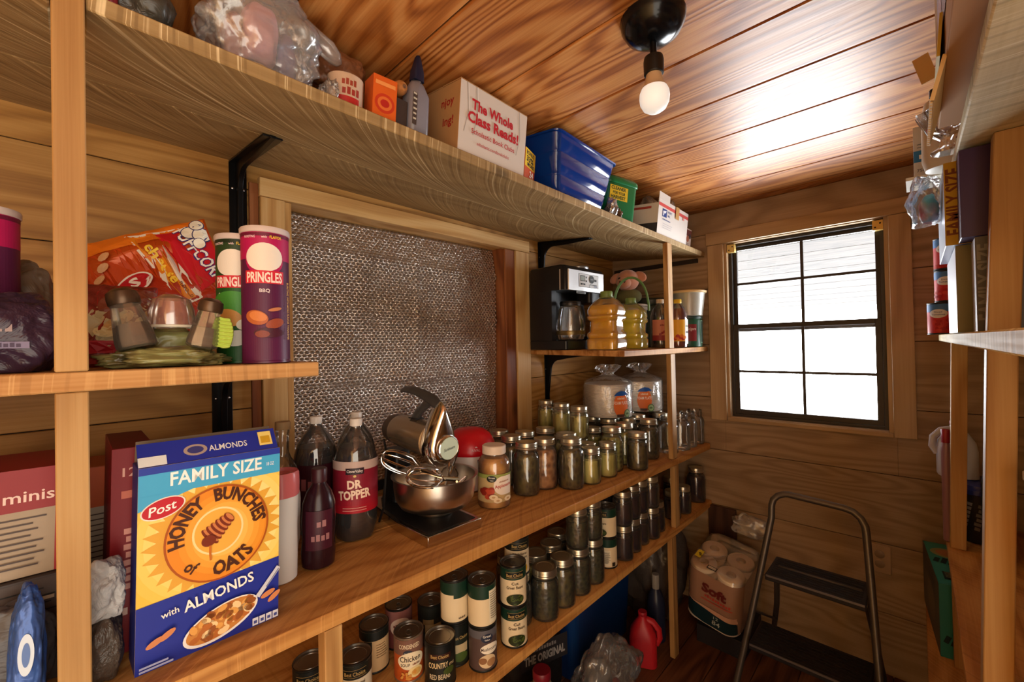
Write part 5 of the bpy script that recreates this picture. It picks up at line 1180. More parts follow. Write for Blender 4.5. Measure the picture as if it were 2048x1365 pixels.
# ================================================================ SHORT SHELF WITH THE COFFEE MAKER
RM_ = lambda x, y, rz=0, lift=.0006: MDR.M(x, y, rz, lift)
t = thing('coffee_maker', 'black and silver drip coffee maker with a glass carafe on the short shelf', 'coffee maker', M=RM_(-1.195, 1.625, 88))
M_CB = pm('coffee_black', (20, 20, 24), .35); w, d = .30, .22
MB().loft([rrect(w, d, .014, z, 4) for z in (0, .040)]).build('base', M_CB, t, bevel=.003)
MB().loft([rrect(w, .10, .012, z, 4, cy=.058) for z in (.0402, .262)]).box(-w/2, -.03, .0402, -w/2+.03, .02, .262).build('column', M_CB, t, smooth=40)
MB().loft([rrect(w*k, d*k2, .016, z, 4, cy=cy) for z, k, k2, cy in ((.2622, 1, 1, 0), (.352, 1, 1, 0), (.368, .985, .95, .004), (.374, .94, .86, .01))]).build('top_housing', M_CB, t, smooth=40)
MB().loft([[Vector((x, y, z)) for x, y in ((-w/2-.0012, -d/2+.030), (-w/2+.018, -d/2-.004), (w/2-.018, -d/2-.004), (w/2+.0012, -d/2+.030), (w/2+.0012, -d/2+.034), (w/2-.02, -d/2+.02), (-w/2+.02, -d/2+.02), (-w/2-.0012, -d/2+.034))] for z in (.262, .352)]).build('silver_panel', pm('satin_silver', (206, 204, 204), .32, .85), t)
P = Print(.0004); S_ = (216, 218, 220); K_ = (30, 32, 34)
P.rect(-.062, .280, .150, .060, K_).rect(-.0605, .2815, .147, .057, S_); P.rect(-.052, .306, .036, .026, K_).rect(-.049, .309, .030, .020, (150, 160, 156))
for x, z in ((-.008, .325), (-.008, .308)): P.disc(x, z, .0045, .0045, K_, n=12)
for x, z in ((-.046, .292), (-.026, .292)): P.rect(x-.006, z-.003, .014, .007, K_)
P.disc(.032, .318, .018, .018, K_, n=20).rect(.022, .315, .022, .006, (120, 122, 124)); P.rect(.052, .310, .016, .010, K_); P.line([(.01, .281), (.014, .293), (.07, .293)], .0025, K_); P.bars(5, .06, .284, .006, (70, 80, 120), w=.026)
P.build('control_print', t, flat(-d/2-.0042))
P = Print(.0004); P.rect(-.075, .250, .068, .010, (160, 170, 176)); P.bars(13, -.041, .252, .006, (40, 44, 48), w=.056); P.build('badge', t, flat(-d/2-.0006))
ca = MB().lathe([(.050, .043), (.060, .046), (.066, .065), (.066, .10), (.058, .15), (.050, .185), (.046, .196), (.050, .206)], 36, c=(-.058, -.062, 0), cap1=False).build('carafe', M_GLASS, t)
MB().lathe([(.047, .196), (.049, .207), (.046, .216), (.0005, .218)], 32, c=(-.058, -.062, 0)).build('carafe_lid', M_CB, ca)
MB().lathe([(.0665, .066), (.0672, .068), (.0672, .082), (.0665, .084)], 36, c=(-.058, -.062, 0), cap0=False, cap1=False).build('carafe_band', pm('dull_brass_band', (120, 104, 70), .3, .7), ca)
MB().tube([(-.058+.047, -.062, .20), (.020, -.066, .198), (.030, -.068, .165), (.028, -.068, .11), (.010, -.064, .078)], .008, 8, flat=1.4).build('carafe_handle', M_CB, ca)
MB().loft([rrect(.085, .09, .012, z, 4, cx=.088, cy=-.055) for z in (.0402, .060)]).build('cup_stand', M_CB, t, bevel=.002)
MB().loft([rrect(.09, .09, .02, z, 4, cx=.088, cy=-.055) for z in (.215, .262)]).build('pod_holder', M_CB, t, bevel=.002)
MB().lathe([(.048, .3742), (.050, .378), (.050, .388), (.047, .392), (.0005, .392)], 32, c=(.062, -.02, 0)).build('pod_lid', pm('grey_silver', (168, 166, 164), .3, .8), t)

OIL1 = film('cooking_oil', (252, 196, 24), .62, .15, .05, trcol=(1.0, .74, .08)); OIL2 = film('light_oil', (246, 226, 50), .58, .15, .05, trcol=(.98, .88, .16))
def oil_jug(label, x, y, rz, oil, hcol):
    t = thing('oil_jug', label, 'oil jug', M=RM_(x, y, rz) @ Matrix.Scale(1.05 if y < 1.6 else 1.0, 4), group='yellow cooking oil jugs')
    prof = [(0, .112, .104, .022), (.004, .126, .118, .026), (.020, .130, .122, .028), (.040, .130, .122, .028), (.046, .122, .112, .028), (.054, .128, .120, .028), (.064, .128, .120, .028), (.072, .112, .106, .03), (.110, .110, .104, .03), (.118, .126, .120, .028), (.128, .128, .122, .028), (.134, .120, .112, .03), (.142, .126, .118, .030), (.155, .126, .118, .032), (.170, .116, .108, .036), (.188, .090, .084, .036), (.200, .058, .054, .026), (.206, .044, .044, .0215)]
    MB().loft([rrect(a, b, r, z, 6) for z, a, b, r in prof], cap1=False).build('body', M_PET, t, smooth=50)
    MB().loft([rrect(a*.955, b*.955, r*.95, max(z, .004), 6) for z, a, b, r in prof[:-3]]).build('oil', oil, t, smooth=50)
    MB().lathe([(.023, .204), (.0235, .206), (.0235, .222), (.022, .225), (.0005, .225)], 28, wob=lambda a, z: 1+.02*math.cos(20*a)).build('cap', pm('oil_cap', (112, 134, 66), .4), t)
    pts = [(.060*math.cos(a), .0, .182+.100*math.sin(a)) for a in [PI*i/20 for i in range(21)]]
    MB().lathe([(.024, .1985), (.027, .1995), (.027, .2035), (.024, .2038)], 24, cap0=False, cap1=False).build('collar', pm('oil_cap', (112, 134, 66), .4), t)
    return t, pts
t, _ = oil_jug('amber cooking oil jug at the front left of the coffee maker shelf', -.905, 1.494, 4, OIL1, 0)
t, pts = oil_jug('paler yellow oil jug right of the amber one, with a raised green handle', -.920, 1.722, 6, OIL2, 0)
MB().tube([(.079*math.cos(a)*(.98 if math.sin(a) > .2 else 1), 0, .165+.152*math.sin(a)**.8) for a in [PI*(i+.01)/24.02 for i in range(25)]], .0042, 8, flat=1.5).build('handle', pm('green_handle', (98, 140, 84), .4), t, rot=(0, 0, R(6)))
# white bucket with a pink plush pig on it
t = thing('plastic_bucket', 'white plastic bucket behind the oil jugs', 'bucket', M=RM_(-1.085, 1.985, 0))
MB().lathe([(.088, 0), (.090, .003), (.100, .19), (.104, .192), (.104, .205), (.098, .207)], 40).build('bucket', pm('bucket_white', (216, 210, 202), .4), t)
MB().lathe([(.105, .2075), (.106, .210), (.106, .217), (.10, .219), (.0005, .219)], 40).build('lid', pm('bucket_white', (216, 210, 202), .4), t)
PINK = pm('plush_pink', (206, 142, 116), .9, 0, .2, sheen=.5)
t = thing('plush_toy', 'pink plush animal with floppy ears sitting on the white bucket', 'plush toy', M=RM_(-1.070, 1.985, 12, .2202) @ Matrix.Scale(1.2, 4))
def ell(mb, c, r, M=None, n=20):
    prof = [(math.sin(PI*i/14), -math.cos(PI*i/14)) for i in range(15)]; prof[0] = (.02, -1); prof[-1] = (.02, 1)
    mm = Matrix.Translation(c) @ (M or Matrix()) @ Matrix.Diagonal((*r, 1)); return mb.lathe(prof, n, M=mm)
ell(MB(), (0, .005, .036), (.055, .045, .0355)).build('body', pm('plush_green', (112, 112, 74), .9), t)
hd = ell(ell(MB(), (0, -.010, .104), (.048, .046, .046)), (-.004, -.046, .090), (.030, .026, .024)).build('head', PINK, t)
for s in (-1, 1):
    ell(MB(), (s*.052, -.002, .118), (.030, .010, .020), Euler((R(-10), R(34*s), R(-12*s))).to_matrix().to_4x4()).build('ear', PINK, hd)
    ell(MB(), (s*.018-.004, -.0515, .108), (.0055, .004, .0065), n=10).build('eye', M_BLACKM, hd)
    ell(MB(), (s*.009-.004, -.071, .092), (.0045, .0025, .005), n=10).build('nostril', pm('nose_brown', (80, 40, 34), .7), hd)
carton('food_carton', 'small white carton between the coffee maker and the plush toy', RM_(-1.12, 1.862, 60), .05, .018, .21, pm('pale_carton', (206, 196, 180), .6), None)
# big dark green pot behind the post, juices, coffee can and tub
t = thing('canister', 'large dark green lidded canister behind the thin post', 'canister', M=RM_(-1.055, 2.200, 0))
MB().lathe([(.080, 0), (.084, .003), (.086, .21), (.080, .225)], 36).build('body', pm('dark_green_can', (40, 60, 54), .35), t)
MB().lathe([(.088, .2252), (.090, .229), (.090, .252), (.082, .262), (.0005, .266)], 36).build('lid', pm('dark_lid', (54, 62, 58), .4), t)
JP = [(.036, 0), (.044, .003), (.0455, .02), (.0455, .06), (.0445, .07), (.0445, .13), (.0455, .14), (.044, .158), (.036, .185), (.024, .205), (.017, .214), (.017, .222)]
P = Print(.0003); P.rect(-.07, .035, .14, .10, (196, 120, 96)); P.rect(-.07, .035, .14, .025, (150, 50, 50)); P.bars(9, 0, .105, .008, (120, 40, 40), w=.06)
for i in range(8): P.disc(-.03+.009*i, .065+.006*(i % 3), .006, .006, (150, 40, 44), n=10)
bottle('juice_bottle', 'dark purple juice bottle with a pale cap, left of the thin post', RM_(-.905, 1.985, 62), JP, M_PET, .19, pm('grape_juice', (40, 14, 24), .2), (.0185, .216, .236), pm('cap_cream', (206, 186, 160), .4), P, .0458, group='juice bottles')
P = Print(.0003); P.rect(-.05, .030, .10, .105, (236, 176, 40)); P.rect(.012, .018, .04, .118, (230, 226, 218)); P.bars(5, .031, .10, .008, (60, 110, 50), w=.030); P.bars(5, .031, .07, .010, (40, 40, 40), w=.026)
for i in range(8): P.disc(-.036+.006*i, .042+.007*(i % 3), .009, .008, [(190, 44, 30), (226, 120, 30)][i % 2], n=12)
bottle('juice_bottle', 'red juice bottle with a yellow cap, right of the thin post', RM_(-.850, 2.060, 52), JP, M_PET, .19, pm('red_juice', (128, 36, 20), .2), (.0185, .216, .236), pm('cap_yellow', (230, 186, 30), .4), P, .0458, group='juice bottles')
t = thing('coffee_can', 'green plastic coffee can with a side grip, under the cream-lidded tub', 'coffee can', M=RM_(-.858, 2.212, 58))
MB().lathe([(.062, 0), (.066, .003), (.067, .02), (.066, .06), (.067, .13), (.064, .142)], 40).build('body', pm('coffee_green', (30, 84, 60), .35), t)
MB().lathe([(.0665, .1422), (.068, .145), (.068, .154), (.064, .157), (.0005, .157)], 40).build('lid', pm('coffee_lid', (34, 60, 50), .4), t)
P = Print(.0004); P.rect(-.052, .03, .05, .085, (128, 34, 34)); P.text('Folgers', -.028, .085, .014, (226, 200, 186), w=.044, shear=.2); P.rect(.022, .022, .032, .112, (140, 190, 160)).rect(.0245, .0245, .027, .107, (24, 60, 46)); P.build('label_print', t, cyl(.0672), .006)
t = thing('plastic_tub', 'translucent tub with a cream lid stacked on the green coffee can', 'tub', M=RM_(-.850, 2.205, 0, .1582))
MB().lathe([(.062, 0), (.066, .003), (.078, .112), (.080, .116)], 40, cap1=False).build('tub', film('frosted_tub', (222, 222, 206), .55, .3, .3), t)
MB().lathe([(.0815, .1165), (.086, .118), (.086, .127), (.080, .131), (.0005, .131)], 40, cap0=True).build('lid', pm('cream_lid', (228, 196, 140), .4), t)
ell(MB(), (0, 0, .050), (.055, .05, .045)).build('contents', wrinkle('white_stuff', (200, 194, 180), .7, 20, .8), t)

# ================================================================ UNDER THE LOW SHELF, FLOOR
t = thing('storage_tote', 'dark blue storage tote on the floor under the low shelf', 'tote', (-1.165, 1.62, .0005))
MB().loft([rrect(a, b, .04, z, 5) for z, a, b in ((0, .26, .44), (.006, .27, .45), (.36, .30, .49), (.362, .31, .505), (.376, .31, .505))]).build('body', pm('tote_blue', (16, 56, 112), .4), t, smooth=40)
MB().loft([rrect(a, b, .04, z, 5) for z, a, b in ((.3765, .32, .515), (.395, .32, .515), (.402, .29, .48))]).build('lid', pm('tote_lid', (18, 50, 100), .4), t, smooth=40)
t = blob_bag('charcoal_bag', 'black printed charcoal bag on the floor under the low shelf', Matrix.Translation((-1.10, 1.215, .0005)) @ Matrix.Rotation(R(72), 4, 'Z'), (.24, .18, .40), wrinkle('black_paper_bag', (34, 32, 34), .5, 8, .5), 111, amp=.08)
P = Print(.0008); P.rect(-.10, .215, .20, .085, (44, 42, 46)); P.text('THE ORIGINAL', 0, .235, .028, (170, 164, 158), w=.175, bold=.04); P.bars(9, 0, .275, .014, (140, 134, 130), w=.10); P.build('bag_print', t, lambda x, z, e: (x, -.101-e+.22*x*x, z))
t = blob_bag('plastic_bag', 'large clear plastic bag with red and blue things on the floor by the shelf', Matrix.Translation((-.865, 1.375, .0005)) @ Matrix.Rotation(R(82), 4, 'Z'), (.30, .16, .28), M_CLEAR, 113, amp=.3, pinch=1.0)
blob_bag('grey_parcel', 'grey printed parcel inside the clear bag on the floor', Matrix.Translation((-.865, 1.32, .006)) @ Matrix.Rotation(R(80), 4, 'Z'), (.11, .08, .22), wrinkle('grey_parcel_film', (120, 118, 116), .4, 8, .4), 114, 'parcel', .15, sub=4)
blob_bag('red_parcel', 'red and orange parcel inside the clear bag on the floor', Matrix.Translation((-.865, 1.42, .006)) @ Matrix.Rotation(R(80), 4, 'Z'), (.07, .05, .085), mottled('red_parcel_film', (190, 80, 50), (150, 40, 34), (70, 30, 40), 40), 115, 'parcel', .2, sub=4)
def jug(name, label, M, s, col, capcol, cat='jug'):
    t = thing(name, label, cat, M=M @ Matrix.Scale(s, 4)); m = pm(name, col, .4)
    MB().loft([rrect(a, b, r, z, 5) for z, a, b, r in ((0, .125, .10, .03), (.005, .14, .115, .035), (.13, .14, .115, .035), (.17, .13, .105, .04), (.21, .085, .075, .035), (.235, .048, .048, .023), (.25, .042, .042, .0205))]).build('body', m, t, smooth=50)
    MB().tube([(-.010, 0, .232), (-.052, 0, .222), (-.082, 0, .185), (-.086, 0, .14), (-.068, 0, .105)], .0125, 10, flat=1.3).build('handle', m, t)
    MB().lathe([(.022, .2502), (.023, .252), (.023, .268), (.021, .271), (.0005, .271)], 24).build('cap', pm('jug_cap', capcol, .4), t); return t
jug('plastic_jug', 'pale jug with a dark red cap on the floor, nearest under the low shelf', Matrix.Translation((-.885, 1.025, .0005)) @ Matrix.Rotation(R(50), 4, 'Z'), 1.28, (140, 116, 92), (120, 20, 34))
jug('detergent_jug', 'red jug on the floor near the bottom post', Matrix.Translation((-.885, 1.70, .0005)) @ Matrix.Rotation(R(205), 4, 'Z'), .80, (190, 34, 44), (170, 30, 44))
bottle('cleaner_bottle', 'dark navy bottle with a pale top on the floor behind the bottom post', Matrix.Translation((-.905, 1.872, .0005)), [(.034, 0), (.039, .004), (.04, .02), (.04, .17), (.03, .21), (.016, .235)], pm('navy_bottle', (36, 40, 62), .35), cap=(.0165, .235, .30), capmat=pm('pale_top', (150, 146, 140), .4))
blob_bag('plastic_bag', 'grey crumpled plastic bag under the low shelf near the back wall', Matrix.Translation((-1.03, 2.09, .0005)), (.30, .30, .47), wrinkle('grey_bag', (92, 84, 80), .35, 9, .8), 117, amp=.25)
# toilet paper pack
Mt = Matrix.Translation((-.690, 2.105, .128)) @ Matrix.Rotation(R(-3), 4, 'Z') @ Matrix.Rotation(R(9), 4, 'Y') @ Matrix.Rotation(R(12), 4, 'X')
carton('floor_crate', 'low dark crate on the floor under the toilet paper pack', Matrix.Translation((-.665, 2.12, .0005)), .20, .27, .078, pm('crate_dark', (36, 34, 40), .5), None, cat='crate')
t = thing('toilet_paper', 'plastic-wrapped pack of toilet paper rolls leaning under the window', 'toilet paper', M=Mt)
M_TP = pm('tissue', (226, 208, 186), .85); w, d, h = .228, .29, .285
def roll(x, y, z0): 
    MB().lathe([(.020, z0), (.052, z0), (.0545, z0+.004), (.0545, z0+.086), (.051, z0+.090), (.020, z0+.090), (.0195, z0+.08), (.0195, z0)], 28, c=(x, y, 0), cap0=False, cap1=False).build('roll', M_TP, t)
for ix in (-.0575, .0575):
    for iy, k in ((-.0875, 0), (.022, 0), (.0885+.043, 1)):
        if k: continue
        for iz in range(3): roll(ix, iy, .006+.0915*iz)
rings = [rrect(w-.02, d-.02, .05, .002, 8), rrect(w, d, .055, .010, 8), rrect(w+.004, d+.004, .055, .10, 8), rrect(w+.002, d+.002, .055, .22, 8), rrect(w+.002, d+.002, .055, .268, 8)]
MB().loft(rings, cap0=True, cap1=False).build('wrap', film('pack_film', (196, 150, 124), .72, .3, .25), t, smooth=50)
MB().loft([[Vector((p.x*k, p.y*k, z+.006*noise.noise(Vector((p.x*40, p.y*40, z*50))))) for p in rrect(w+.002, d+.002, .055, 0, 8)] for k, z in ((1, .2685), (.96, .283), (.9, .288), (.6, .286), (.25, .288), (.05, .287))]).build('top_film', film('pack_top_film', (236, 226, 206), .05, .1, .12), t, smooth=60)
P = Print(.0006, (-w/2, 0, w/2, .30)); P.rect(-w/2, .012, w, .095, (22, 48, 58)); P.poly([(-w/2, .012), (w/2, .012), (w/2, .020), (-.02, .014), (-w/2, .030)], (206, 196, 186)); P.poly([(-w/2, .107), (w/2, .107), (w/2, .078), (.02, .086)], (214, 166, 140))
P.text('Soft', .012, .180, .042, (112, 40, 36), w=.105, bold=.05, rot=-4); P.bars(10, .030, .155, .014, (190, 70, 56), w=.11, rot=-4); P.rect(-.04, .140, .13, .006, (190, 84, 66)); P.text('12', .028, .065, .014, (190, 200, 190), w=.02); P.text('84', .030, .036, .022, (190, 200, 190), w=.034)
def tpmap(x, z, e):
    q = abs(x)-(w/2-.055); y = -d/2
    if q > 0: y += .055-math.sqrt(max(.055**2-min(q, .0549)**2, 0))
    return (x, y-e-.003, z)
P.build('wrap_print', t, tpmap, .01)
P = Print(.0008); P.rect(-.100, -.060, .026, .050, (210, 186, 40)); P.bars(4, -.087, -.040, .012, (60, 56, 20), w=.022, rot=-60); P.rect(-.030, -.098, .040, .022, (60, 52, 46)); P.rect(-.026, -.094, .032, .014, (206, 190, 170)); P.rect(.02, -.100, .05, .010, (206, 196, 180)); P.build('top_print', t, lambda x, y, e: (x, y-.035, .292+e))
blob_bag('plastic_bag', 'crinkled clear plastic bunched behind the top of the toilet paper pack', Matrix.Translation((-.60, 2.235, .445)), (.15, .08, .09), M_MILKY, 131, amp=.35, sub=4)
carton('shelf_offcut', 'short dark board leaning on the back wall behind the toilet paper', Matrix.Translation((-.735, 2.286, .0005)) @ Matrix.Rotation(R(1), 4, 'X'), .13, .016, .535, wood('dark_offcut', (60, 36, 24), (84, 52, 36), (100, 66, 46), 'Z', .6), None, cat='board')
# folding step stool
t = thing('step_stool', 'grey tubular folding step stool with two black treads under the window', 'step stool', (0, 0, 0))
M_TUBE = pm('stool_tube', (104, 98, 94), .4, .7); M_TREAD = pm('stool_tread', (32, 32, 40), .45)
def F(x, z): return Vector((x, 1.70+.165*z/.8, z))
arc = [F(-.535, .011), F(-.475, .35), F(-.418, .70)]+[F(-.418+.055*(1-math.cos(a)), .745+.050*math.sin(a)) for a in [R(q) for q in (0, 25, 50, 75, 90)]]+[F(-.20+.060*math.sin(a), .790-.062*(1-math.cos(a))-.004) for a in [R(q) for q in (0, 25, 50, 75, 90)]]+[F(-.128, .55), F(-.105, .20), F(-.098, .011)]
MB().tube(arc, .0115, 12).build('front_frame', M_TUBE, t, smooth=60)
def G_(x, z): return Vector((x, 2.16-.28*z/.5, z))
MB().tube([G_(-.50, .011), G_(-.44, .30), G_(-.415, .48), G_(-.405, .50), G_(-.16, .50), G_(-.150, .48), G_(-.135, .30), G_(-.115, .011)], .010, 10).build('rear_frame', M_TUBE, t, smooth=60)
for z, y0, y1, xl, xr in ((.505, 1.785, 1.965, -.432, -.140), (.275, 1.700, 1.875, -.470, -.128)):
    tr_ = MB().box(xl, y0, z-.022, xr, y1, z).build('tread', M_TREAD, t, bevel=.004)
    mb = MB()
    for i in range(9): mb.box(xl+.012, y0+.012+.0175*i, z+.0002, xr-.012, y0+.019+.0175*i, z+.0016)
    mb.build('tread_ribs', pm('tread_rubber', (24, 24, 30), .6), tr_)
    MB().box(xl+.004, y0-.003, z-.006, xr-.004, y0-.0002, z+.0005).build('edge_trim', pm('edge_metal', (150, 150, 158), .3, .8), tr_)
    MB().tube([(xl-.001, y0+.02, z-.011), (xr+.001, y0+.02, z-.011)], .006, 8).build('hinge_rod', M_TUBE, tr_)
for x0, x1 in ((-.468, -.455), (-.118, -.125)):
    MB().tube([F(x0, .36), G_(x1, .20)], .005, 8).build('brace', M_TUBE, t)
for p in (F(-.535, 0), F(-.098, 0), G_(-.50, 0), G_(-.115, 0)): MB().lathe([(.014, .0005), (.0145, .002), (.0135, .024), (.012, .026)], 16, c=(p.x, p.y, 0)).build('rubber_foot', M_TREAD, t)
# ================================================================ RIGHT-HAND SHELVES
RT_ = lambda x, y, rz=0, lift=.0008: RTP.M(x, y, rz, lift)
# open cardboard box overhanging the top shelf
t = thing('cardboard_box', 'large open cardboard box overhanging the right top shelf, flap hanging down', 'box', M=RT_(.226, .72, 0, .0012))
bx, by, bh = .39, .50, .29
mb = MB()
mb.box(-bx/2, -by/2, 0, bx/2, by/2, .005).box(-bx/2, -by/2, .005, -bx/2+.004, by/2, bh).box(bx/2-.004, -by/2, .005, bx/2, by/2, bh).box(-bx/2+.004, by/2-.004, .005, bx/2-.004, by/2, bh).box(-bx/2+.004, -by/2, .005, bx/2-.004, -by/2+.004, bh)
mb.build('carton', M_CARD, t, bevel=.001)
P = Print(.0004); P.rect(.10, .05, .26, .16, (104, 34, 30)); P.rect(.12, .07, .10, .05, (134, 60, 44)); P.build('side_print', t, lambda x, z, e: (-bx/2-.0004-e, by/2-x, z))
M_CARDL = pm('pale_cardboard', (206, 176, 128), .8, 0, .2)
MB().box(-.020, -.001, 0, .0, .001, .045).build('flap', M_CARDL, t, loc=(-bx/2+.002, by/2+.003, .085), rot=(0, R(-14), R(-8)))
mb = MB(); mb.box(-.050, 0, -.002, 0, .19, .002)
for i in range(18): mb.box(-.052, .004+.0102*i, -.0012, -.0502, .0092+.0102*i, .0012)
mb.build('flap', M_CARDL, t, loc=(-bx/2-.001, -.02, .004), rot=(0, R(-76), 0))
MB().box(0, -.02, 0, .05, .12, .003).build('yellow_card', pm('yellow_print', (196, 176, 84), .6), t, loc=(-bx/2-.0045, .02, .012), rot=(0, R(-86), 0))
# things at the end of that shelf
tag(MB().box(-.012, 1.318, 0, .20, 1.42, .007).build('thin_board', pm('white_board', (226, 220, 204), .6), M=Matrix.Translation((0, 0, RTP.z(0, 1.37)+.003))), 'thin pale board sticking out of the right top shelf end, under a small carton', 'board')
P = Print(.0004); P.rect(0, 0, .10, .115, (206, 208, 214)); P.rect(0, .034, .10, .026, (40, 120, 190)); P.disc(.026, .095, .012, .012, (60, 70, 80)).disc(.026, .095, .0108, .0108, (206, 208, 214)); P.bars(2, .018, .040, .012, (236, 240, 244), w=.018, bold=.03); P.bars(5, .040, .010, .011, (236, 236, 230), w=.02); P.rect(.026, .005, .030, .018, (60, 62, 66)); P.bars(4, .041, .009, .010, (230, 230, 226), w=.022); P.lines(.006, .072, .03, 2, .007, .0015, (90, 110, 130)); P.text('750', .012, .010, .007, (90, 96, 110), w=.014)
carton('bulb_carton', 'small white and blue carton at the end of the right top shelf', Matrix.Translation((.052, 1.375, RTP.z(0, 1.37)+.0112)), .10, .08, .115, pm('pale_blue_card', (200, 204, 212), .5), P)
t = thing('plastic_jug', 'cream plastic jug with a black spout beside the blue and white carton', 'jug', M=RT_(.062, 1.270, 0))
MB().loft([rrect(a, b, r, z, 6) for z, a, b, r in ((0, .06, .06, .029), (.004, .085, .08, .035), (.025, .096, .084, .04), (.12, .094, .082, .038), (.145, .085, .074, .035), (.158, .05, .05, .024))]).build('body', pm('cream_jug', (206, 196, 176), .4), t, smooth=50)
MB().lathe([(.016, .1582), (.016, .172), (.010, .175), (.0005, .175)], 20, c=(-.018, 0, 0)).build('spout', M_BLACKM, t)
P = Print(.0004); P.rect(-.024, .05, .072, .075, (120, 30, 34)); P.build('label_print', t, flat(-.0425))
t = thing('glass_dish', 'clear ribbed glass dish beside the open cardboard box', 'dish', M=RT_(.048, 1.130, 0))
MB().lathe([(.022, 0), (.024, .004), (.012, .012), (.010, .025), (.026, .040), (.040, .070), (.043, .078), (.041, .078), (.036, .068), (.022, .043), (.0005, .034)], 32, wob=lambda a, z: 1+.06*math.cos(9*a)).build('bowl', film('crystal', (236, 238, 240), .12, 1.2, .03), t, smooth=25)
# cereal boxes on the middle shelf
RMm = lambda x, y, rz=0, lift=.0006: RMD.M(x, y, rz, lift)
def side_box(label, x0, y0, z0, wx, dy, hz, face, txt, tcol, edge):
    P = Print(.0003, (0, 0, wx, hz)); P.rect(0, 0, wx, hz, face)
    if txt: P.text(txt, .022, hz*.52, .020, tcol, w=hz*.80, rot=90, bold=.03)
    t = carton('cereal_box', label, RMm(x0+wx/2, y0+dy/2, 0, z0), wx, dy, hz, pm('cereal_side', edge, .4), P, cat='cereal box', group='boxes on the right middle shelf'); return t
side_box('olive cereal box on its side, leftmost on the right middle shelf', .052, 1.102, .0006, .052, .28, .156, (120, 116, 84), None, (60, 60, 50), (196, 198, 214))
side_box('grey family size box standing behind the near right post', .071, 1.030, .0006, .19, .066, .156, (88, 90, 100), 'FAMILY SIZE', (128, 130, 136), (200, 204, 220))
t = side_box('yellow family size cereal box lying on the olive box', .040, 1.100, .1585, .056, .28, .150, (190, 156, 40), 'FAMILY SIZE', (120, 62, 24), (176, 190, 216))
side_box('dark purple box on the grey family size box, right of the yellow one', .056, 1.030, .1585, .19, .064, .146, (58, 36, 84), None, None, (64, 40, 96))
blob_bag('plastic_bag', 'clear bag with red and teal sweets hanging beside the yellow cereal box', Matrix.Translation((.018, 1.235, 1.612)), (.050, .085, .098), M_CLEAR, 121, amp=.3, sub=4)
blob_bag('sweets_packet', 'red and teal packet inside the bag beside the yellow cereal box', Matrix.Translation((.022, 1.232, 1.616)), (.030, .05, .055), mottled('sweet_colours', (40, 170, 190), (190, 50, 90), (30, 130, 160), 22, bump=.1), 122, 'packet', .2, sub=4)
for i, (x, y, l) in enumerate(((.062, 2.098, 'bottom'), (.082, 2.100, 'middle'), (.082, 2.100, 'top'))):
    P = base_can(CR, CH, (196, 44, 40), (70, 120, 180), .026); P.disc(-.004, .072, .024, .015, (226, 226, 224)); P.text('Diced', -.004, .075, .005, (60, 80, 130), w=.02); P.text('Tomatoes', -.004, .066, .006, (60, 80, 130), w=.034)
    rr = random.Random(i)
    for k in range(16): P.disc(rr.uniform(-.032, .032), rr.uniform(.010, .052), .007, .006, [(206, 60, 50), (176, 30, 30)][k % 2], n=8)
    make_can('food_can', 'red diced tomato can on the right middle shelf, %s of a stack of three' % l, RMm(x, y, -10, .0006+.1112*i), CR, CH, dk, P, 'tomato cans')
# right counter
RC = lambda x, y, rz=0, lift=.0006: RCT.M(x, y, rz, lift)
t = thing('plastic_tub', 'black lettered tub with a blue lid on the right counter', 'tub', M=RC(.137, 2.132, 20))
MB().lathe([(.068, 0), (.072, .003), (.080, .150), (.081, .160)], 40).build('body', pm('tub_black', (36, 34, 40), .35), t)
MB().lathe([(.082, .1605), (.086, .163), (.086, .178), (.082, .182), (.080, .192), (.074, .195), (.0005, .195)], 40).build('lid', pm('tub_blue', (44, 60, 150), .25), t)
P = Print(.0004); P.bars(7, -.055, .09, .024, (150, 146, 150), w=.10, rot=80); P.bars(6, -.025, .09, .016, (130, 126, 130), w=.09, rot=80); P.rect(.0, .095, .05, .05, (150, 112, 80)); P.lines(.0, .085, .05, 9, .008, .002, (110, 106, 112)); P.build('label_print', t, cyl(.0805), .006)
t = jug('milk_jug', 'translucent white jug with a side handle on the blue-lidded tub', RC(.090, 2.150, 5, .1962) @ Matrix.Translation((0, 0, 0)), .72, (202, 206, 226), (150, 30, 40))
bottle('sauce_bottle', 'dark green bottle behind the near right post', RC(.166, 2.00, 0), [(.028, 0), (.032, .004), (.032, .22), (.024, .26), (.013, .285), (.0125, .32)], pm('dark_green_glass', (26, 48, 36), .15), cap=(.015, .32, .345), capmat=pm('pale_cap', (206, 206, 206), .4))
bottle('slim_bottle', 'slim bottle with a red cap behind the far right post', RC(.060, 2.036, 0), [(.010, 0), (.0125, .003), (.0125, .30), (.009, .33)], pm('slim_pink', (150, 110, 120), .3), cap=(.011, .33, .375), capmat=pm('red_cap', (150, 24, 40), .4))
t = thing('metal_bottle', 'small brushed metal bottle on the right counter by the near post', 'bottle', M=RC(.158, 1.935, 0))
MB().lathe([(.019, 0), (.021, .003), (.021, .115), (.016, .128), (.011, .132), (.011, .150), (.0005, .151)], 28).build('body', pm('brushed_metal', (176, 172, 160), .35, .9), t)
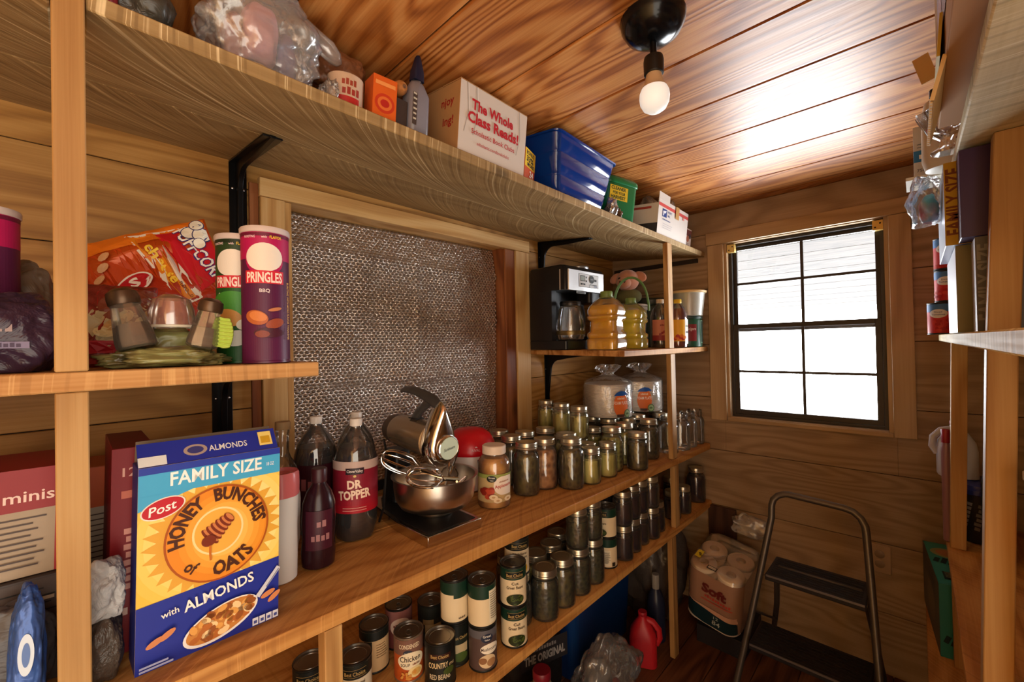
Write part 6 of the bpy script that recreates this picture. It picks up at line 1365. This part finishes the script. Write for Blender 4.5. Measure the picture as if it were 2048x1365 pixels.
for i, (c, h, l) in enumerate((((206, 196, 184), .12, 'white tub at the bottom of the stack'), ((190, 36, 40), .09, 'red tub second from the bottom of the stack'), ((60, 58, 120), .07, 'blue tub in the middle of the stack'), ((214, 210, 204), .07, 'white tub above the blue one in the stack'), ((186, 40, 44), .07, 'red tub second from the top of the stack'), ((206, 204, 200), .07, 'white tub at the top of the stack'))):
    zz = sum((.12, .09, .07, .07, .07, .07)[:i])+i*.0008
    t = thing('plastic_tub', '%s at the right picture edge' % l, 'tub', M=RC(.155, .93, 0, .0006+zz), group='tubs stacked on the right counter')
    MB().lathe([(.042, 0), (.046, .003), (.050, h-.014), (.050, h-.012)], 32).build('body', pm('tub_%d' % i, c, .4), t)
    MB().lathe([(.051, h-.0118), (.0525, h-.010), (.0525, h-.001), (.050, h), (.0005, h)], 32).build('lid', pm('tub_%d' % i, c, .4), t)
# teal carton under the right counter
P = Print(.0004, (0, 0, .25, .23)); P.rect(0, 0, .25, .23, (40, 120, 118)); P.disc(.06, .12, .03, .02, (120, 130, 90)); P.bars(3, .03, .04, .03, (12, 40, 44), w=.05, bold=.03, rot=-20)
P2 = Print(.0004, (0, 0, .37, .23)); P2.rect(0, 0, .37, .23, (70, 74, 66)); P2.disc(.2, .1, .09, .06, (96, 90, 70)); P2.lines(.03, .2, .3, 5, .01, .003, (40, 60, 60))
P3 = Print(.0004, (0, 0, .25, .37)); P3.rect(0, 0, .25, .37, (52, 150, 142)); P3.disc(.06, .28, .05, .045, (150, 150, 100)).disc(.06, .28, .036, .032, (176, 120, 80)); P3.bars(7, .07, .17, .05, (10, 44, 46), w=.13, bold=.04, rot=-14); P3.rect(.02, .05, .09, .06, (16, 50, 54)); P3.lines(.025, .10, .08, 4, .012, .005, (150, 150, 120))
t = carton('drink_carton', 'teal printed carton on the low right shelf, sticking out past the edge', Matrix.Translation((.128, 2.088, RLW.z0+.0008)) @ Matrix.Rotation(R(5.2), 4, 'Z'), .23, .37, .225, pm('teal_card', (40, 124, 122), .45), P, None, P3)
P2.build('side_print', t, lambda x, z, e: (-.115-.0002-e, .185-x, z))
